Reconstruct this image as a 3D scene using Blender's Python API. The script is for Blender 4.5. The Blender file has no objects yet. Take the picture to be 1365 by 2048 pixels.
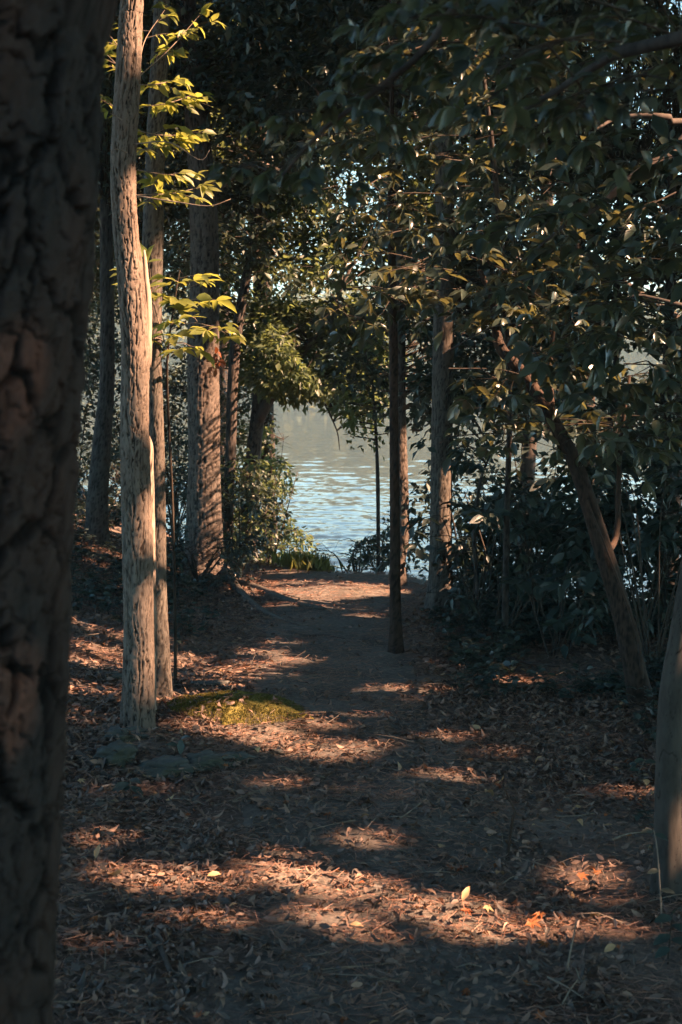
import bpy, math, random
import numpy as np
from mathutils import Vector

# ------------------------------------------------------------------ camera, light, exposure
C = bpy.context.scene
K = 2844.0                     # focal length in source pixels (1365 x 2048 frame)
PITCH = math.atan(249.0 / K)
EYE = np.array([0.0, 0.0, 1.6])
cam_d = bpy.data.cameras.new("camera"); cam = bpy.data.objects.new("camera", cam_d)
C.collection.objects.link(cam); C.camera = cam
cam.location = EYE; cam.rotation_euler = (math.pi / 2 - PITCH, 0, 0)
cam_d.sensor_fit = 'VERTICAL'; cam_d.sensor_height = 36.0; cam_d.lens = 36.0 * K / 2048.0
cam_d.clip_start = 0.05; cam_d.clip_end = 3000
cam_d.dof.use_dof = True; cam_d.dof.focus_distance = 7.5; cam_d.dof.aperture_fstop = 7.0

SUN_AZ, SUN_EL = math.radians(76), math.radians(38)      # azimuth: from straight behind the camera towards the right
S = np.array([math.sin(SUN_AZ) * math.cos(SUN_EL), -math.cos(SUN_AZ) * math.cos(SUN_EL), math.sin(SUN_EL)])
world = bpy.data.worlds.new("World"); C.world = world; world.use_nodes = True
wn = world.node_tree; wn.nodes.clear()
sky = wn.nodes.new('ShaderNodeTexSky'); sky.sky_type = 'NISHITA'; sky.sun_disc = False
sky.sun_elevation = SUN_EL; sky.sun_rotation = math.atan2(S[0], S[1])
sky.air_density = 1.0; sky.dust_density = 1.0; sky.ozone_density = 0.4
bg = wn.nodes.new('ShaderNodeBackground'); bg.inputs['Strength'].default_value = 0.046
wo = wn.nodes.new('ShaderNodeOutputWorld')
tint = wn.nodes.new('ShaderNodeMixRGB'); tint.blend_type = 'MULTIPLY'; tint.inputs[0].default_value = 1.0; tint.inputs[2].default_value = (.54, .94, 1.0, 1)
wn.links.new(sky.outputs[0], tint.inputs[1]); wn.links.new(tint.outputs[0], bg.inputs[0]); wn.links.new(bg.outputs[0], wo.inputs[0])
sun_d = bpy.data.lights.new("sun", 'SUN'); sun_d.energy = 5.0; sun_d.angle = math.radians(0.5); sun_d.color = (1.0, 0.60, 0.37)
sun = bpy.data.objects.new("sun", sun_d); C.collection.objects.link(sun)
sun.rotation_euler = Vector(S).to_track_quat('Z', 'Y').to_euler()
C.view_settings.view_transform = 'Standard'; C.view_settings.look = 'None'
C.view_settings.exposure = 3.05; C.view_settings.gamma = 1.0; C.view_settings.use_curve_mapping = False
C.cycles.max_bounces = 5; C.cycles.diffuse_bounces = 3; C.cycles.glossy_bounces = 3; C.cycles.transmission_bounces = 3
C.cycles.caustics_reflective = False; C.cycles.caustics_refractive = False
C.cycles.sample_clamp_indirect = 3.0
C.cycles.use_denoising = True

rng = np.random.default_rng(11)
U = rng.uniform
cp, sp = math.cos(PITCH), math.sin(PITCH)

def at(px, py, Y):
    """world point seen at source pixel px,py at world depth Y"""
    X = (px - 682.5) / K; V = -(py - 1024) / K
    d = np.array([X, cp + sp * V, -sp + cp * V])
    return EYE + d * (Y / d[1])

def proj(P):
    P = np.atleast_2d(P); q = P - EYE
    f = q[:, 1] * cp - q[:, 2] * sp; v = q[:, 1] * sp + q[:, 2] * cp
    f = np.where(f < 0.05, 0.05, f)
    return 682.5 + q[:, 0] / f * K, 1024 - v / f * K, q[:, 1]

def sstep(a, b, x):
    t = np.clip((x - a) / (b - a), 0, 1); return t * t * (3 - 2 * t)

# ------------------------------------------------------------------ noise helpers
_h = rng.random(4096)
def hsh(i, j, k=0):
    return _h[(i * 73 + j * 179 + k * 283 + (i * j) % 31) % 4096]
def vnoise2(x, y, seed=0):
    xi = np.floor(x).astype(int); yi = np.floor(y).astype(int); fx = x - xi; fy = y - yi
    fx = fx * fx * (3 - 2 * fx); fy = fy * fy * (3 - 2 * fy)
    a = hsh(xi, yi, seed); b = hsh(xi + 1, yi, seed); c = hsh(xi, yi + 1, seed); d = hsh(xi + 1, yi + 1, seed)
    return (a * (1 - fx) + b * fx) * (1 - fy) + (c * (1 - fx) + d * fx) * fy
def cells(x, y, seed, period=None):
    """jittered cell edge distance (F2-F1), used for bark plates"""
    xi = np.floor(x).astype(int); yi = np.floor(y).astype(int)
    f1 = np.full(x.shape, 9.0); f2 = np.full(x.shape, 9.0)
    for dx in (-1, 0, 1):
        for dy in (-1, 0, 1):
            cx = xi + dx; cy = yi + dy; wx = cx % period if period else cx
            jx = cx + 0.5 + 0.8 * (hsh(wx, cy, seed) - 0.5); jy = cy + 0.5 + 0.8 * (hsh(wx, cy, seed + 7) - 0.5)
            d = np.hypot(x - jx, y - jy)
            f2 = np.where(d < f1, f1, np.minimum(f2, d)); f1 = np.minimum(f1, d)
    return f2 - f1

# ------------------------------------------------------------------ the lie of the land
CX = [-60, -8, -4, -2.2, -1.2, -0.3, 0.6, 1.3, 2.2, 3.5, 8, 30, 60]
CY = [60, 24, 18.5, 16, 13.6, 12.7, 12.4, 11.2, 10.0, 9.4, 9.5, 12, 20]
WATER = -1.3
def gz(x, y):
    x = np.asarray(x, float); y = np.asarray(y, float)
    c = np.interp(x, CX, CY); d = y - c
    path = 0.25 + 0.25 * np.sin(y * 0.35)
    z = 0.50 * sstep(0.8, 3.6, -(x - path) - 0.2) + 0.10 * sstep(0.9, 2.5, x - path)
    z = z + 0.05 * (vnoise2(x * 0.9, y * 0.9, 3) - 0.5) + 0.03 * (vnoise2(x * 2.7, y * 2.7, 5) - 0.5) + 0.012 * (vnoise2(x * 9, y * 9, 9) - 0.5)
    z = z + 0.10 * np.exp(-(((x + 0.50) / 0.34) ** 2 + ((y - 6.75) / 0.30) ** 2))          # mossy hump
    z = z + 0.07 * np.exp(-(((x + 0.80) / 0.36) ** 2 + ((y - 6.02) / 0.20) ** 2))
    z = z - 0.10 * sstep(0, 1, d + 0.6) - 0.36 * np.clip(d, 0, 5.5)
    far = sstep(176, 192, y + 0.03 * np.abs(x) + 4 * np.sin(x * 0.03))
    z = np.where(y > 100, -2.2 + far * 2.5 + np.clip(y - 190, 0, 200) * 0.10, z)
    return z
def gpt(px, py):
    """ground point under a source pixel"""
    lo, hi = 1.0, 60.0
    Ys = np.linspace(0.6, 40, 1600)
    for Y in Ys:
        p = at(px, py, Y)
        if p[2] <= gz(p[0], p[1]): return p
    return at(px, py, 15)

# ------------------------------------------------------------------ meshes
def link(o): C.collection.objects.link(o); return o
def build(name, chunks, mats, parent=None, origin=(0, 0, 0), smooth=False, attr=None):
    """chunks: list of (verts Nx3, loops flat, totals, material index)"""
    chunks = [c for c in chunks if len(c[0])]
    me = bpy.data.meshes.new(name)
    if chunks:
        V = np.concatenate([c[0] for c in chunks]) - np.array(origin)
        off = 0; L = []; T = []; M = []
        for v, l, t, m in chunks:
            L.append(np.asarray(l) + off); T.append(np.asarray(t)); M.append(np.full(len(t), m)); off += len(v)
        L = np.concatenate(L).astype(np.int32); T = np.concatenate(T).astype(np.int32); M = np.concatenate(M).astype(np.int32)
        me.vertices.add(len(V)); me.vertices.foreach_set('co', V.astype(np.float32).ravel())
        me.loops.add(len(L)); me.loops.foreach_set('vertex_index', L)
        me.polygons.add(len(T)); st = np.concatenate([[0], np.cumsum(T)[:-1]]).astype(np.int32)
        me.polygons.foreach_set('loop_start', st)
        me.polygons.foreach_set('material_index', M)
        if smooth: me.polygons.foreach_set('use_smooth', np.ones(len(T), bool))
        me.update(calc_edges=True); me.validate()
    for m in mats: me.materials.append(m)
    if attr is not None:
        a = me.attributes.new('groove', 'FLOAT', 'POINT'); a.data.foreach_set('value', attr.astype(np.float32).ravel())
    o = bpy.data.objects.new(name, me); link(o)
    if parent is not None: o.parent = parent
    else: o.location = origin
    return o
def thing(name, label, cat, loc, group=None):
    o = bpy.data.objects.new(name, None); link(o); o.location = loc; o.empty_display_size = 0.2
    o['label'] = label; o['category'] = cat
    if group: o['group'] = group
    return o
def tag(o, label, cat, group=None):
    o['label'] = label; o['category'] = cat
    if group: o['group'] = group
    return o
def kind(o, k, label=None, cat=None):
    o['kind'] = k
    if label: o['label'] = label
    if cat: o['category'] = cat
    return o

def nrm(v): return v / np.maximum(np.linalg.norm(v, axis=-1, keepdims=True), 1e-9)
def spline(pts, n):
    pts = np.asarray(pts, float); m = len(pts)
    P = np.vstack([2 * pts[0] - pts[1], pts, 2 * pts[-1] - pts[-2]])
    t = np.linspace(0, m - 1, n); i = np.minimum(t.astype(int), m - 2); f = (t - i)[:, None]
    p0, p1, p2, p3 = P[i], P[i + 1], P[i + 2], P[i + 3]
    return 0.5 * (2 * p1 + (p2 - p0) * f + (2 * p0 - 5 * p1 + 4 * p2 - p3) * f ** 2 + (3 * p1 - p0 - 3 * p2 + p3) * f ** 3)

def tube(pts, rad, n=5, mat=0, cap=True):
    pts = np.asarray(pts, float); m = len(pts); rad = np.broadcast_to(np.asarray(rad, float), (m,))
    T = nrm(np.gradient(pts, axis=0)); ref = np.array([0.31, 0.95, 0.1]) if abs(T[0, 2]) > 0.6 else np.array([0.1, 0.15, 1.0])
    A = nrm(np.cross(T, ref)); B = np.cross(T, A)
    th = np.linspace(0, 2 * math.pi, n, endpoint=False)
    V = pts[:, None] + rad[:, None, None] * (np.cos(th)[None, :, None] * A[:, None] + np.sin(th)[None, :, None] * B[:, None])
    V = V.reshape(-1, 3)
    i = np.arange(m - 1)[:, None] * n; j = np.arange(n)[None]; j2 = (j + 1) % n
    F = np.stack([i + j, i + j2, i + n + j2, i + n + j], -1).reshape(-1, 4)
    L = F.ravel(); Tt = np.full(len(F), 4)
    if cap:
        L = np.concatenate([L, np.arange(n)[::-1], (m - 1) * n + np.arange(n)]); Tt = np.concatenate([Tt, [n, n]])
    return (V, L, Tt, mat)

def trunk_mesh(pts, rad, plate=(0.025, 0.08), depth=0.006, flare=0.35, nlen=None, nring=64, seed=1, groove=0.35, ground=True, lump=0.03, roots=5, fur=False, plated=False):
    """trunk skin: rings along a spline, bark plates and root flare as real relief"""
    pts = np.asarray(pts, float); seg = np.linalg.norm(np.diff(pts, axis=0), axis=1).sum()
    nlen = nlen or int(seg / 0.02)
    P = spline(pts, nlen); R = np.interp(np.linspace(0, 1, nlen), np.linspace(0, 1, len(rad)), rad)
    T = nrm(np.gradient(P, axis=0)); A = nrm(np.cross(T, np.array([0.0, 1.0, 0.05]))); B = np.cross(T, A)
    th = np.linspace(0, 2 * math.pi, nring, endpoint=False)
    s = np.concatenate([[0], np.cumsum(np.linalg.norm(np.diff(P, axis=0), axis=1))])
    TH, SS = np.meshgrid(th, s); rr = R[:, None] * np.ones_like(TH)
    h = SS
    fl = 1 + (flare * np.exp(-h / 0.13) * (0.75 + 0.55 * np.cos(roots * TH + seed)) + 0.10 * np.exp(-h / 0.5) if ground else 0)
    rr = rr * fl
    circ = 2 * math.pi * np.mean(R); per = max(4, int(round(circ / plate[0])))
    u = TH / (2 * math.pi) * per; v = SS / plate[1]
    cu = np.cos(TH) * per * .16; su = np.sin(TH) * per * .16
    u2 = u + .9 * (vnoise2(cu * 1.1 + 9, su + v * 1.1, seed) - 0.5) + .5 * (vnoise2(cu * 4 + 9, su * 4 + v * 4.1, seed + 1) - .5); v2 = v + 1.3 * (vnoise2(cu * 2.0 + 3, su * 2 + v * 1.4, seed + 2) - 0.5)
    e = cells(u2, v2, seed, per)
    wv = np.clip(.15 + 1.7 * vnoise2(cu * 2.6 + 5, su * 2.6 + v * 2.2, seed + 5) ** 1.3, .05, 2)
    g = (1 - sstep(0.0, groove * wv, e)) * np.clip(.25 + 1.3 * vnoise2(cu * 1.7 + 2, su * 1.7 + v * 1.9, seed + 6), 0, 1)
    fine = 1 - sstep(0, .45, cells(u2 * 2.3 + .3, v2 * 1.8, seed + 11, None)); g = np.clip(g + .15 * fine, 0, 1)
    if plated:   # blocky plates, crisp cracks, flaking layers
        u2 = u + .55 * (vnoise2(cu * 1.6 + 9, su * 1.6 + v * 1.2, seed) - 0.5) + .22 * (vnoise2(cu * 9 + 9, su * 9 + v * 9, seed + 1) - .5); v2 = v + .6 * (vnoise2(cu * 2.0 + 3, su * 2 + v * 1.1, seed + 2) - 0.5) + .2 * (vnoise2(cu * 8, su * 8 + v * 11, seed + 3) - .5)
        e = cells(u2, v2, seed, per); wv = .5 + 1.2 * vnoise2(cu * 3, su * 3 + v * 2, seed + 5); g = 1 - sstep(0.02, groove * wv, e)
        e2 = cells(u2 * 2.7 + .4, v2 * 1.9, seed + 11, None); fl2 = np.floor(5 * vnoise2(cu * 4.3 + 2, su * 4.3 + v * 5.5, seed + 12) + .8 * vnoise2(cu * 14, su * 14 + v * 15, seed + 13)) / 5
        rr = rr - depth * .35 * (1 - sstep(0, .12, e2)) + depth * .5 * (fl2 - .5) + depth * .3 * (vnoise2(cu * 22, su * 22 + v * 26, seed + 14) - .5)
        g = np.clip(g + .35 * (1 - sstep(0, .1, e2)), 0, 1)
    if fur:      # long wandering furrows with short cross cracks
        uw = u + .75 * (vnoise2(cu * 1.3 + 4, su * 1.3 + v * .8, seed + 21) - .5) * 2 + .35 * (vnoise2(cu * 5 + 4, su * 5 + v * 4.5, seed + 22) - .5) * 2
        fr = np.abs((uw % 1) - .5) * 2; wd = .12 + .5 * vnoise2(cu * 3 + 1, su * 3 + v * 2.6, seed + 23)
        vv = v * 1.6 + 2.2 * vnoise2(cu * 3.2 + 8, su * 3.2 + v * 1.0, seed + 24) + hsh(np.floor(uw).astype(int) % per, 3, seed)
        cr = np.abs((vv % 1) - .5) * 2; on = vnoise2(cu * 4, su * 4 + v * 3, seed + 25)
        g = np.clip((1 - sstep(0, wd, fr)) * (.55 + .7 * on) + .7 * (1 - sstep(0, .16, cr)) * (on > .45), 0, 1)
    rel = -depth * g + depth * 0.5 * (vnoise2(u * 2.3, v * 5, seed + 4) - 0.5) * 2 * 0.4
    rr = rr * (1 + lump * 2 * (vnoise2(TH / (2 * math.pi) * 4 % 4, SS * 3.0, seed + 9) - 0.5)) + rel
    V = P[:, None] + rr[..., None] * (np.cos(TH)[..., None] * A[:, None] + np.sin(TH)[..., None] * B[:, None])
    V = V.reshape(-1, 3); n = nring
    i = np.arange(nlen - 1)[:, None] * n; j = np.arange(n)[None]; j2 = (j + 1) % n
    F = np.stack([i + j, i + j2, i + n + j2, i + n + j], -1).reshape(-1, 4)
    L = np.concatenate([F.ravel(), (nlen - 1) * n + np.arange(n)]); Tt = np.concatenate([np.full(len(F), 4), [n]])
    return (V, L, Tt, 0), P, R, g

# leaf templates: (u along, v across, w up), faces
def _sym(mid, side):
    vs = [(u, 0, w) for u, w in mid]; nm = len(mid); ns = len(side)
    vs += [(u, -v, w) for u, v, w in side] + [(u, v, w) for u, v, w in side]
    fs = []
    for base, flip in ((nm, False), (nm + ns, True)):
        f = [(0, 1, base)]
        for k in range(ns - 1):
            f.append((base + k, 1 + k, 2 + k, base + k + 1) if k + 2 < nm else (base + k, 1 + k, base + k + 1))
        f.append((base + ns - 1, nm - 2, nm - 1))
        fs += [tuple(reversed(x)) if flip else x for x in f]
    return np.array(vs, float), fs
TEMPL = {
    'oval': _sym([(0, 0), (.22, .0), (.5, -.03), (.8, -.12), (1, -.24)], [(.18, .30, .05), (.48, .5, .04), (.80, .30, -.07)]),
    'mid': _sym([(0, 0), (.35, .0), (.7, -.08), (1, -.2)], [(.32, .48, .06), (.7, .36, -.02)]),
    'kite': (np.array([(0, 0, 0), (.45, -.5, .08), (1, 0, -.12), (.45, .5, .08)]), [(0, 2, 1), (0, 3, 2)]),
    'needle': (np.array([(0, -.5, 0), (0, .5, 0), (1, .5, 0), (1, -.5, 0)]), [(0, 1, 2, 3)]),
}
def _lobed():
    out = [(0, 0.0)]; vs = [(.42, 0, 0)]
    ang = [180, 128, 118, 92, 66, 48, 32, 14, 0]; rad = [.42, .34, .50, .22, .60, .30, .30, .28, .60]
    ang = [180, 140, 100, 78, 52, 26, 0]; rad = [.42, .26, .52, .24, .66, .28, .62]
    pts = [(.42 + r * math.cos(math.radians(a)), r * math.sin(math.radians(a))) for a, r in zip(ang, rad)]
    full = pts + [(x, -y) for x, y in pts[-2:0:-1]]
    for k, (x, y) in enumerate(full): vs.append((x, y * .95, .05 - .18 * (abs(y) + max(0, x - .5)) + (0.06 if k % 2 else 0)))
    n = len(full)
    return np.array(vs, float), [(0, 1 + (k + 1) % n, 1 + k) for k in range(n)]
TEMPL['lobed'] = _lobed()

def leafs(shape, P, D, N, L, W, curl=None, mat=0):
    if len(P) == 0: return (np.zeros((0, 3)), np.zeros(0, int), np.zeros(0, int), mat)
    tv, tf = TEMPL[shape]; n = len(P)
    D = nrm(D); Sd = nrm(np.cross(N, D)); N = np.cross(D, Sd)
    L = np.broadcast_to(L, (n,)); W = np.broadcast_to(W, (n,))
    curl = np.ones(n) if curl is None else curl
    V = (P[:, None] + (L[:, None] * tv[:, 0])[..., None] * D[:, None] + (W[:, None] * tv[:, 1])[..., None] * Sd[:, None]
         + ((L * curl)[:, None] * tv[:, 2])[..., None] * N[:, None]).reshape(-1, 3)
    fl = np.concatenate([np.array(f) for f in tf]); ft = np.array([len(f) for f in tf])
    Lo = (fl[None] + (np.arange(n) * len(tv))[:, None]).ravel()
    return (V, Lo, np.tile(ft, n), mat)

# ------------------------------------------------------------------ gaps cut in the foliage so sun lands on chosen spots
LIT = []
def lit_ground(px, py, r):
    p = gpt(px, py)
    if r < .045: LIT.append((p, r)); return
    LIT.append((p, r * .7))
    for k in range(3):      # ragged, not round
        a = U(0, 6.3); LIT.append((p + np.array([1.5 * math.cos(a), math.sin(a), 0]) * r * U(.7, 1.1), r * U(.3, .6)))
def lit(px, py, Y, r): LIT.append((at(px, py, Y), r))
for a in [(180,1690,.06),(240,1757,.05),(330,1765,.06),(410,1772,.03),(600,1765,.08),(665,1790,.09),(640,1840,.04),(540,1730,.04),(720,1685,.03),(350,1860,.03),(430,1850,.02),(600,1905,.03),
          (830,1830,.04),(900,1825,.05),(1060,1870,.04),(1150,1765,.03),(720,1885,.01),(1180,1960,.02),(560,1470,.05),(600,1500,.09),(655,1512,.11),(725,1500,.04),(640,1450,.04),(450,1448,.12),(505,1472,.10),(410,1440,.05),
          (890,1556,.08),(720,1590,.04),(1250,1592,.05),(990,1510,.02),(370,1315,.05),(1010,1360,.06),(890,1335,.03),(520,1185,.16),(570,1186,.17),(625,1196,.17),(690,1190,.15),(750,1182,.12),(460,1163,.10),(720,1236,.05),
          (560,1145,.08),(175,1440,.04),(190,1300,.05),(200,1205,.06),(195,1130,.07),(440,1385,.03),(720,1430,.03),(210,1590,.02)]:
    lit_ground(*a)
A_Y, A2_Y, B_Y = 6.35, 6.9, 12.2
for py, r in [(30,.06),(85,.07),(395,.03),(505,.07),(560,.08),(615,.10),(680,.08),(735,.05),(810,.03),(860,.03),(1040,.02),
              (1095,.03),(1235,.04),(1330,.06),(1372,.05)]:
    lit(270 if py > 450 else 258, py, A_Y, r)
for py, r in [(560,.08),(620,.08),(690,.07),(905,.07),(950,.07),(1000,.07),(1050,.07),(1095,.07)]: lit(302, py, A_Y + .25, r)
for px, py, r in [(335,1330,.06),(333,1380,.08),(338,1420,.07),(318,800,.05),(322,1060,.06),(322,1240,.04)]: lit(px, py, A2_Y, r)
for px, py, r in [(420,735,.08),(430,790,.10),(415,870,.16),(410,925,.18),(428,965,.16),(432,1015,.17),(432,1070,.16),(436,1110,.14)]: lit(px, py, B_Y - .12, r)
for px, py, r in [(890,1035,.15),(891,1080,.17),(892,1130,.14),(892,1165,.08),(906,960,.07),(905,650,.08),(895,1000,.06)]: lit(px, py, 10.12, r)
for px, py, r in [(803,905,.08),(803,960,.09),(808,1000,.08),(803,1080,.09),(800,1130,.09)]: lit(px, py, 11.3, r)
for px, py, r in [(1208,1060,.06),(1222,1090,.05),(998,690,.07)]: lit(px, py, 7.1, r)
for px, py, r in [(1345,1560,-.01),(1340,1700,-.005)]: lit(px, py, 4.4, r)
for px, py, r in [(150,650,.0),(95,1330,.01)]: lit(px, py, 1.6, r)
for px, py, r in [(195,905,.12),(195,960,.10),(200,1040,.10)]: lit(px, py, 12.5, r)
for px, py, r in [(330,545,.16),(375,575,.16),(345,620,.14),(400,650,.16),(450,672,.12),(320,640,.14)]: lit(px, py, 6.7, r)
for px, py, r in [(350,60,.10),(315,35,.08),(390,20,.09),(310,110,.06),(355,190,.06),(325,240,.09),(345,275,.07),(330,360,.08),(380,385,.07),(220,650,.08),(300,200,.06)]: lit(px, py, 6.6, r)
for px, py, r in [(900,110,.22),(950,125,.20),(930,190,.22),(960,225,.22),(990,245,.18),(905,260,.18),(740,585,.12),(715,580,.08),(1245,700,.16),(1270,740,.14),(1220,770,.12),
                  (830,520,.09),(870,570,.08),(820,550,.07),(1060,465,.07),(1010,640,.06),(1005,410,.05),(1320,560,.05),(560,660,.07),(1100,560,.05)]: lit(px, py, 7.3, r)
for px, py, r in [(640,650,.5),(620,740,.5),(700,700,.5),(750,640,.5),(780,760,.5),(920,700,.5),(960,760,.45),(980,660,.4),(830,680,.45),(600,600,.35),(1060,800,.35),(1000,860,.3),(770,350,.25),(520,760,.3),
                  (560,820,.3),(500,1010,.16),(560,1045,.18),(530,985,.12),(620,1120,.3),(690,560,.3),(660,480,.25),(840,380,.25),(480,180,.22),(430,320,.22),(550,95,.15),(730,870,.25),(740,900,.2)]: lit(px, py, 14.2, r)
for k in range(70): lit(U(700, 1365), U(60, 860), U(6.2, 8.4), U(.04, .08))          # stray flecks in the leaves
for k in range(80): lit(U(480, 1150), U(0, 800), U(12.6, 16), U(.09, .2))
for k in range(14): lit_ground(U(140, 600) if k % 2 else U(700, 1300), U(1200, 1980), U(.0, .035))
LP = np.array([p for p, r in LIT]); LR = np.array([r for p, r in LIT]) * 1.12 + .012
def sunkeep(P, marg=0.0, soft=0.25):
    """leaves that do not stand in one of the gaps of the canopy"""
    keep = np.ones(len(P), bool)
    for c, r in zip(LP, LR):
        q = P - c; t = q @ S
        near = t > max(0.35, 1.4 * r)
        if not near.any(): continue
        idx = np.nonzero(near & keep)[0]
        if len(idx) == 0: continue
        d = np.linalg.norm(q[idx] - t[idx, None] * S, axis=1) - (marg[idx] if np.ndim(marg) else marg)
        keep[idx[d < r * (1 - soft / 2 + soft * rng.random(len(idx))) + 0.02]] = False
    return keep

# parts of the view where twigs leave trunks, path and lake open: (x0,x1,y0,y1, only leaves nearer than, keep probability)
OPEN = [(975, 1060, 640, 780, 6.9, .15), (1040, 1135, 750, 880, 6.9, .2), (1105, 1185, 850, 980, 6.9, .2), (1150, 1235, 960, 1110, 6.8, .15), (1190, 1300, 1100, 1380, 6.7, .15), (850, 1015, 85, 300, 6.9, .06), (1195, 1290, 680, 800, 6.2, .3), (222, 308, 0, 1500, 6.9, .02), (372, 446, 690, 1150, 12.6, .05), (858, 912, 620, 1215, 10.6, .12), (775, 815, 600, 1300, 8.4, .15), (785, 815, 880, 1170, 11.0, .15),
        (300, 345, 760, 1440, 7.2, .05), (450, 475, 720, 1060, 14, .3), (500, 590, 730, 870, 14, .35)]
LAKE = [((548, 826), (560, 900), (592, 960), (575, 1010), (610, 1060), (655, 1110), (655, 1165), (690, 1140), (700, 1090), (770, 1060), (772, 990), (745, 930), (700, 915), (690, 850), (672, 826))]
def inpoly(x, y, poly):
    ins = np.zeros(len(x), bool); j = len(poly) - 1
    for i in range(len(poly)):
        xi, yi = poly[i]; xj, yj = poly[j]
        ins ^= ((yi > y) != (yj > y)) & (x < (xj - xi) * (y - yi) / (yj - yi + 1e-9) + xi); j = i
    return ins
def viewkeep(P, lake=0.03, ground=True):
    x, y, d = proj(P); k = np.ones(len(P), bool); r = rng.random(len(P))
    for x0, x1, y0, y1, dm, p in OPEN:
        k &= ~((x > x0) & (x < x1) & (y > y0) & (y < y1) & (d < dm) & (d > 0.1) & (r > p))
    for poly in LAKE: k &= ~(inpoly(x, y, poly) & (r > lake) & (d > 0.1))
    band = (x > 905) & (x < 1105) & (y > 855) & (y < 960) & (d > 0.1); k &= ~(band & (r > .75))
    band = (x > 690) & (x < 860) & (y > 870) & (y < 1110) & (d > 0.1); k &= ~(band & (r > .8))
    band = (x > 1120) & (x < 1365) & (y > 1130) & (y < 1290) & (d > 0.1); k &= ~(band & (r > .55))
    band = (x > 480) & (x < 800) & (y > 1130) & (y < 1400) & (d > 0.1) ; k &= ~(band & (r > .1)) | (d > 13)
    return k

# ------------------------------------------------------------------ materials
def M(name):
    m = bpy.data.materials.new(name); m.use_nodes = True; nt = m.node_tree; nt.nodes.clear()
    out = nt.nodes.new('ShaderNodeOutputMaterial')
    return m, nt, out
def nd(nt, t, **kw):
    n = nt.nodes.new('ShaderNode' + t)
    for k, v in kw.items():
        if k in n.inputs: n.inputs[k].default_value = v
        else: setattr(n, k, v)
    return n
def ramp(nt, fac, stops, interp='LINEAR'):
    r = nt.nodes.new('ShaderNodeValToRGB'); e = r.color_ramp.elements; r.color_ramp.interpolation = interp
    while len(e) < len(stops): e.new(0.5)
    for el, (p, c) in zip(e, stops): el.position = p; el.color = (*c, 1)
    nt.links.new(fac, r.inputs[0]); return r
def tc(nt, scale=(1, 1, 1)):
    t = nt.nodes.new('ShaderNodeTexCoord'); mp = nt.nodes.new('ShaderNodeMapping'); mp.inputs['Scale'].default_value = scale
    nt.links.new(t.outputs['Object'], mp.inputs[0]); return mp.outputs[0]

def leaf_mat(name, cols, trans, rough=0.42, tmix=0.35, spec=0.5):
    m, nt, out = M(name); g = nd(nt, 'NewGeometry')
    stops = [(i / (len(cols) - 1) if len(cols) > 1 else 0, c) for i, c in enumerate(cols)]
    r = ramp(nt, g.outputs['Random Per Island'], stops)
    no = nd(nt, 'TexNoise', Scale=60.0, Detail=2.0); nt.links.new(tc(nt), no.inputs['Vector'])
    mx = nd(nt, 'MixRGB', blend_type='MULTIPLY'); mx.inputs[0].default_value = 0.5
    rr = ramp(nt, no.outputs[0], [(0.3, (.55, .55, .55)), (0.7, (1.1, 1.1, 1.1))])
    nt.links.new(r.outputs[0], mx.inputs[1]); nt.links.new(rr.outputs[0], mx.inputs[2])
    b = nd(nt, 'BsdfPrincipled', Roughness=rough); b.inputs['Specular IOR Level'].default_value = spec
    nt.links.new(mx.outputs[0], b.inputs['Base Color'])
    t = nd(nt, 'BsdfTranslucent'); t.inputs[0].default_value = (*trans, 1)
    ms = nd(nt, 'MixShader'); ms.inputs[0].default_value = tmix
    nt.links.new(b.outputs[0], ms.inputs[1]); nt.links.new(t.outputs[0], ms.inputs[2]); nt.links.new(ms.outputs[0], out.inputs[0])
    return m
def bark_mat(name, dark, lightc, warm, nscale=30, bump=0.5, rough=0.85, zs=0.3, bdist=0.004):
    m, nt, out = M(name); co = tc(nt, (1, 1, zs))
    n1 = nd(nt, 'TexNoise', Scale=nscale, Detail=6.0, Roughness=0.65); nt.links.new(co, n1.inputs['Vector'])
    n2 = nd(nt, 'TexNoise', Scale=nscale * 0.15, Detail=3.0); nt.links.new(co, n2.inputs['Vector'])
    r1 = ramp(nt, n1.outputs[0], [(0.32, dark), (0.55, lightc), (0.8, tuple(min(1, c * 1.15) for c in lightc))])
    mx = nd(nt, 'MixRGB'); r2 = ramp(nt, n2.outputs[0], [(0.4, (0, 0, 0)), (0.68, (.7, .7, .7))]); nt.links.new(r2.outputs[0], mx.inputs[0])
    nt.links.new(r1.outputs[0], mx.inputs[1]); mx.inputs[2].default_value = (*warm, 1)
    b = nd(nt, 'BsdfPrincipled', Roughness=rough); b.inputs['Specular IOR Level'].default_value = 0.2
    at_ = nd(nt, 'Attribute', attribute_name='groove'); mg = nd(nt, 'MixRGB', blend_type='MULTIPLY'); nt.links.new(at_.outputs['Fac'], mg.inputs[0]); nt.links.new(mx.outputs[0], mg.inputs[1]); mg.inputs[2].default_value = (.10, .08, .075, 1)
    nt.links.new(mg.outputs[0], b.inputs['Base Color'])
    bp = nd(nt, 'Bump', Strength=bump, Distance=bdist); nt.links.new(n1.outputs[0], bp.inputs['Height']); nt.links.new(bp.outputs[0], b.inputs['Normal'])
    nt.links.new(b.outputs[0], out.inputs[0]); return m

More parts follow.
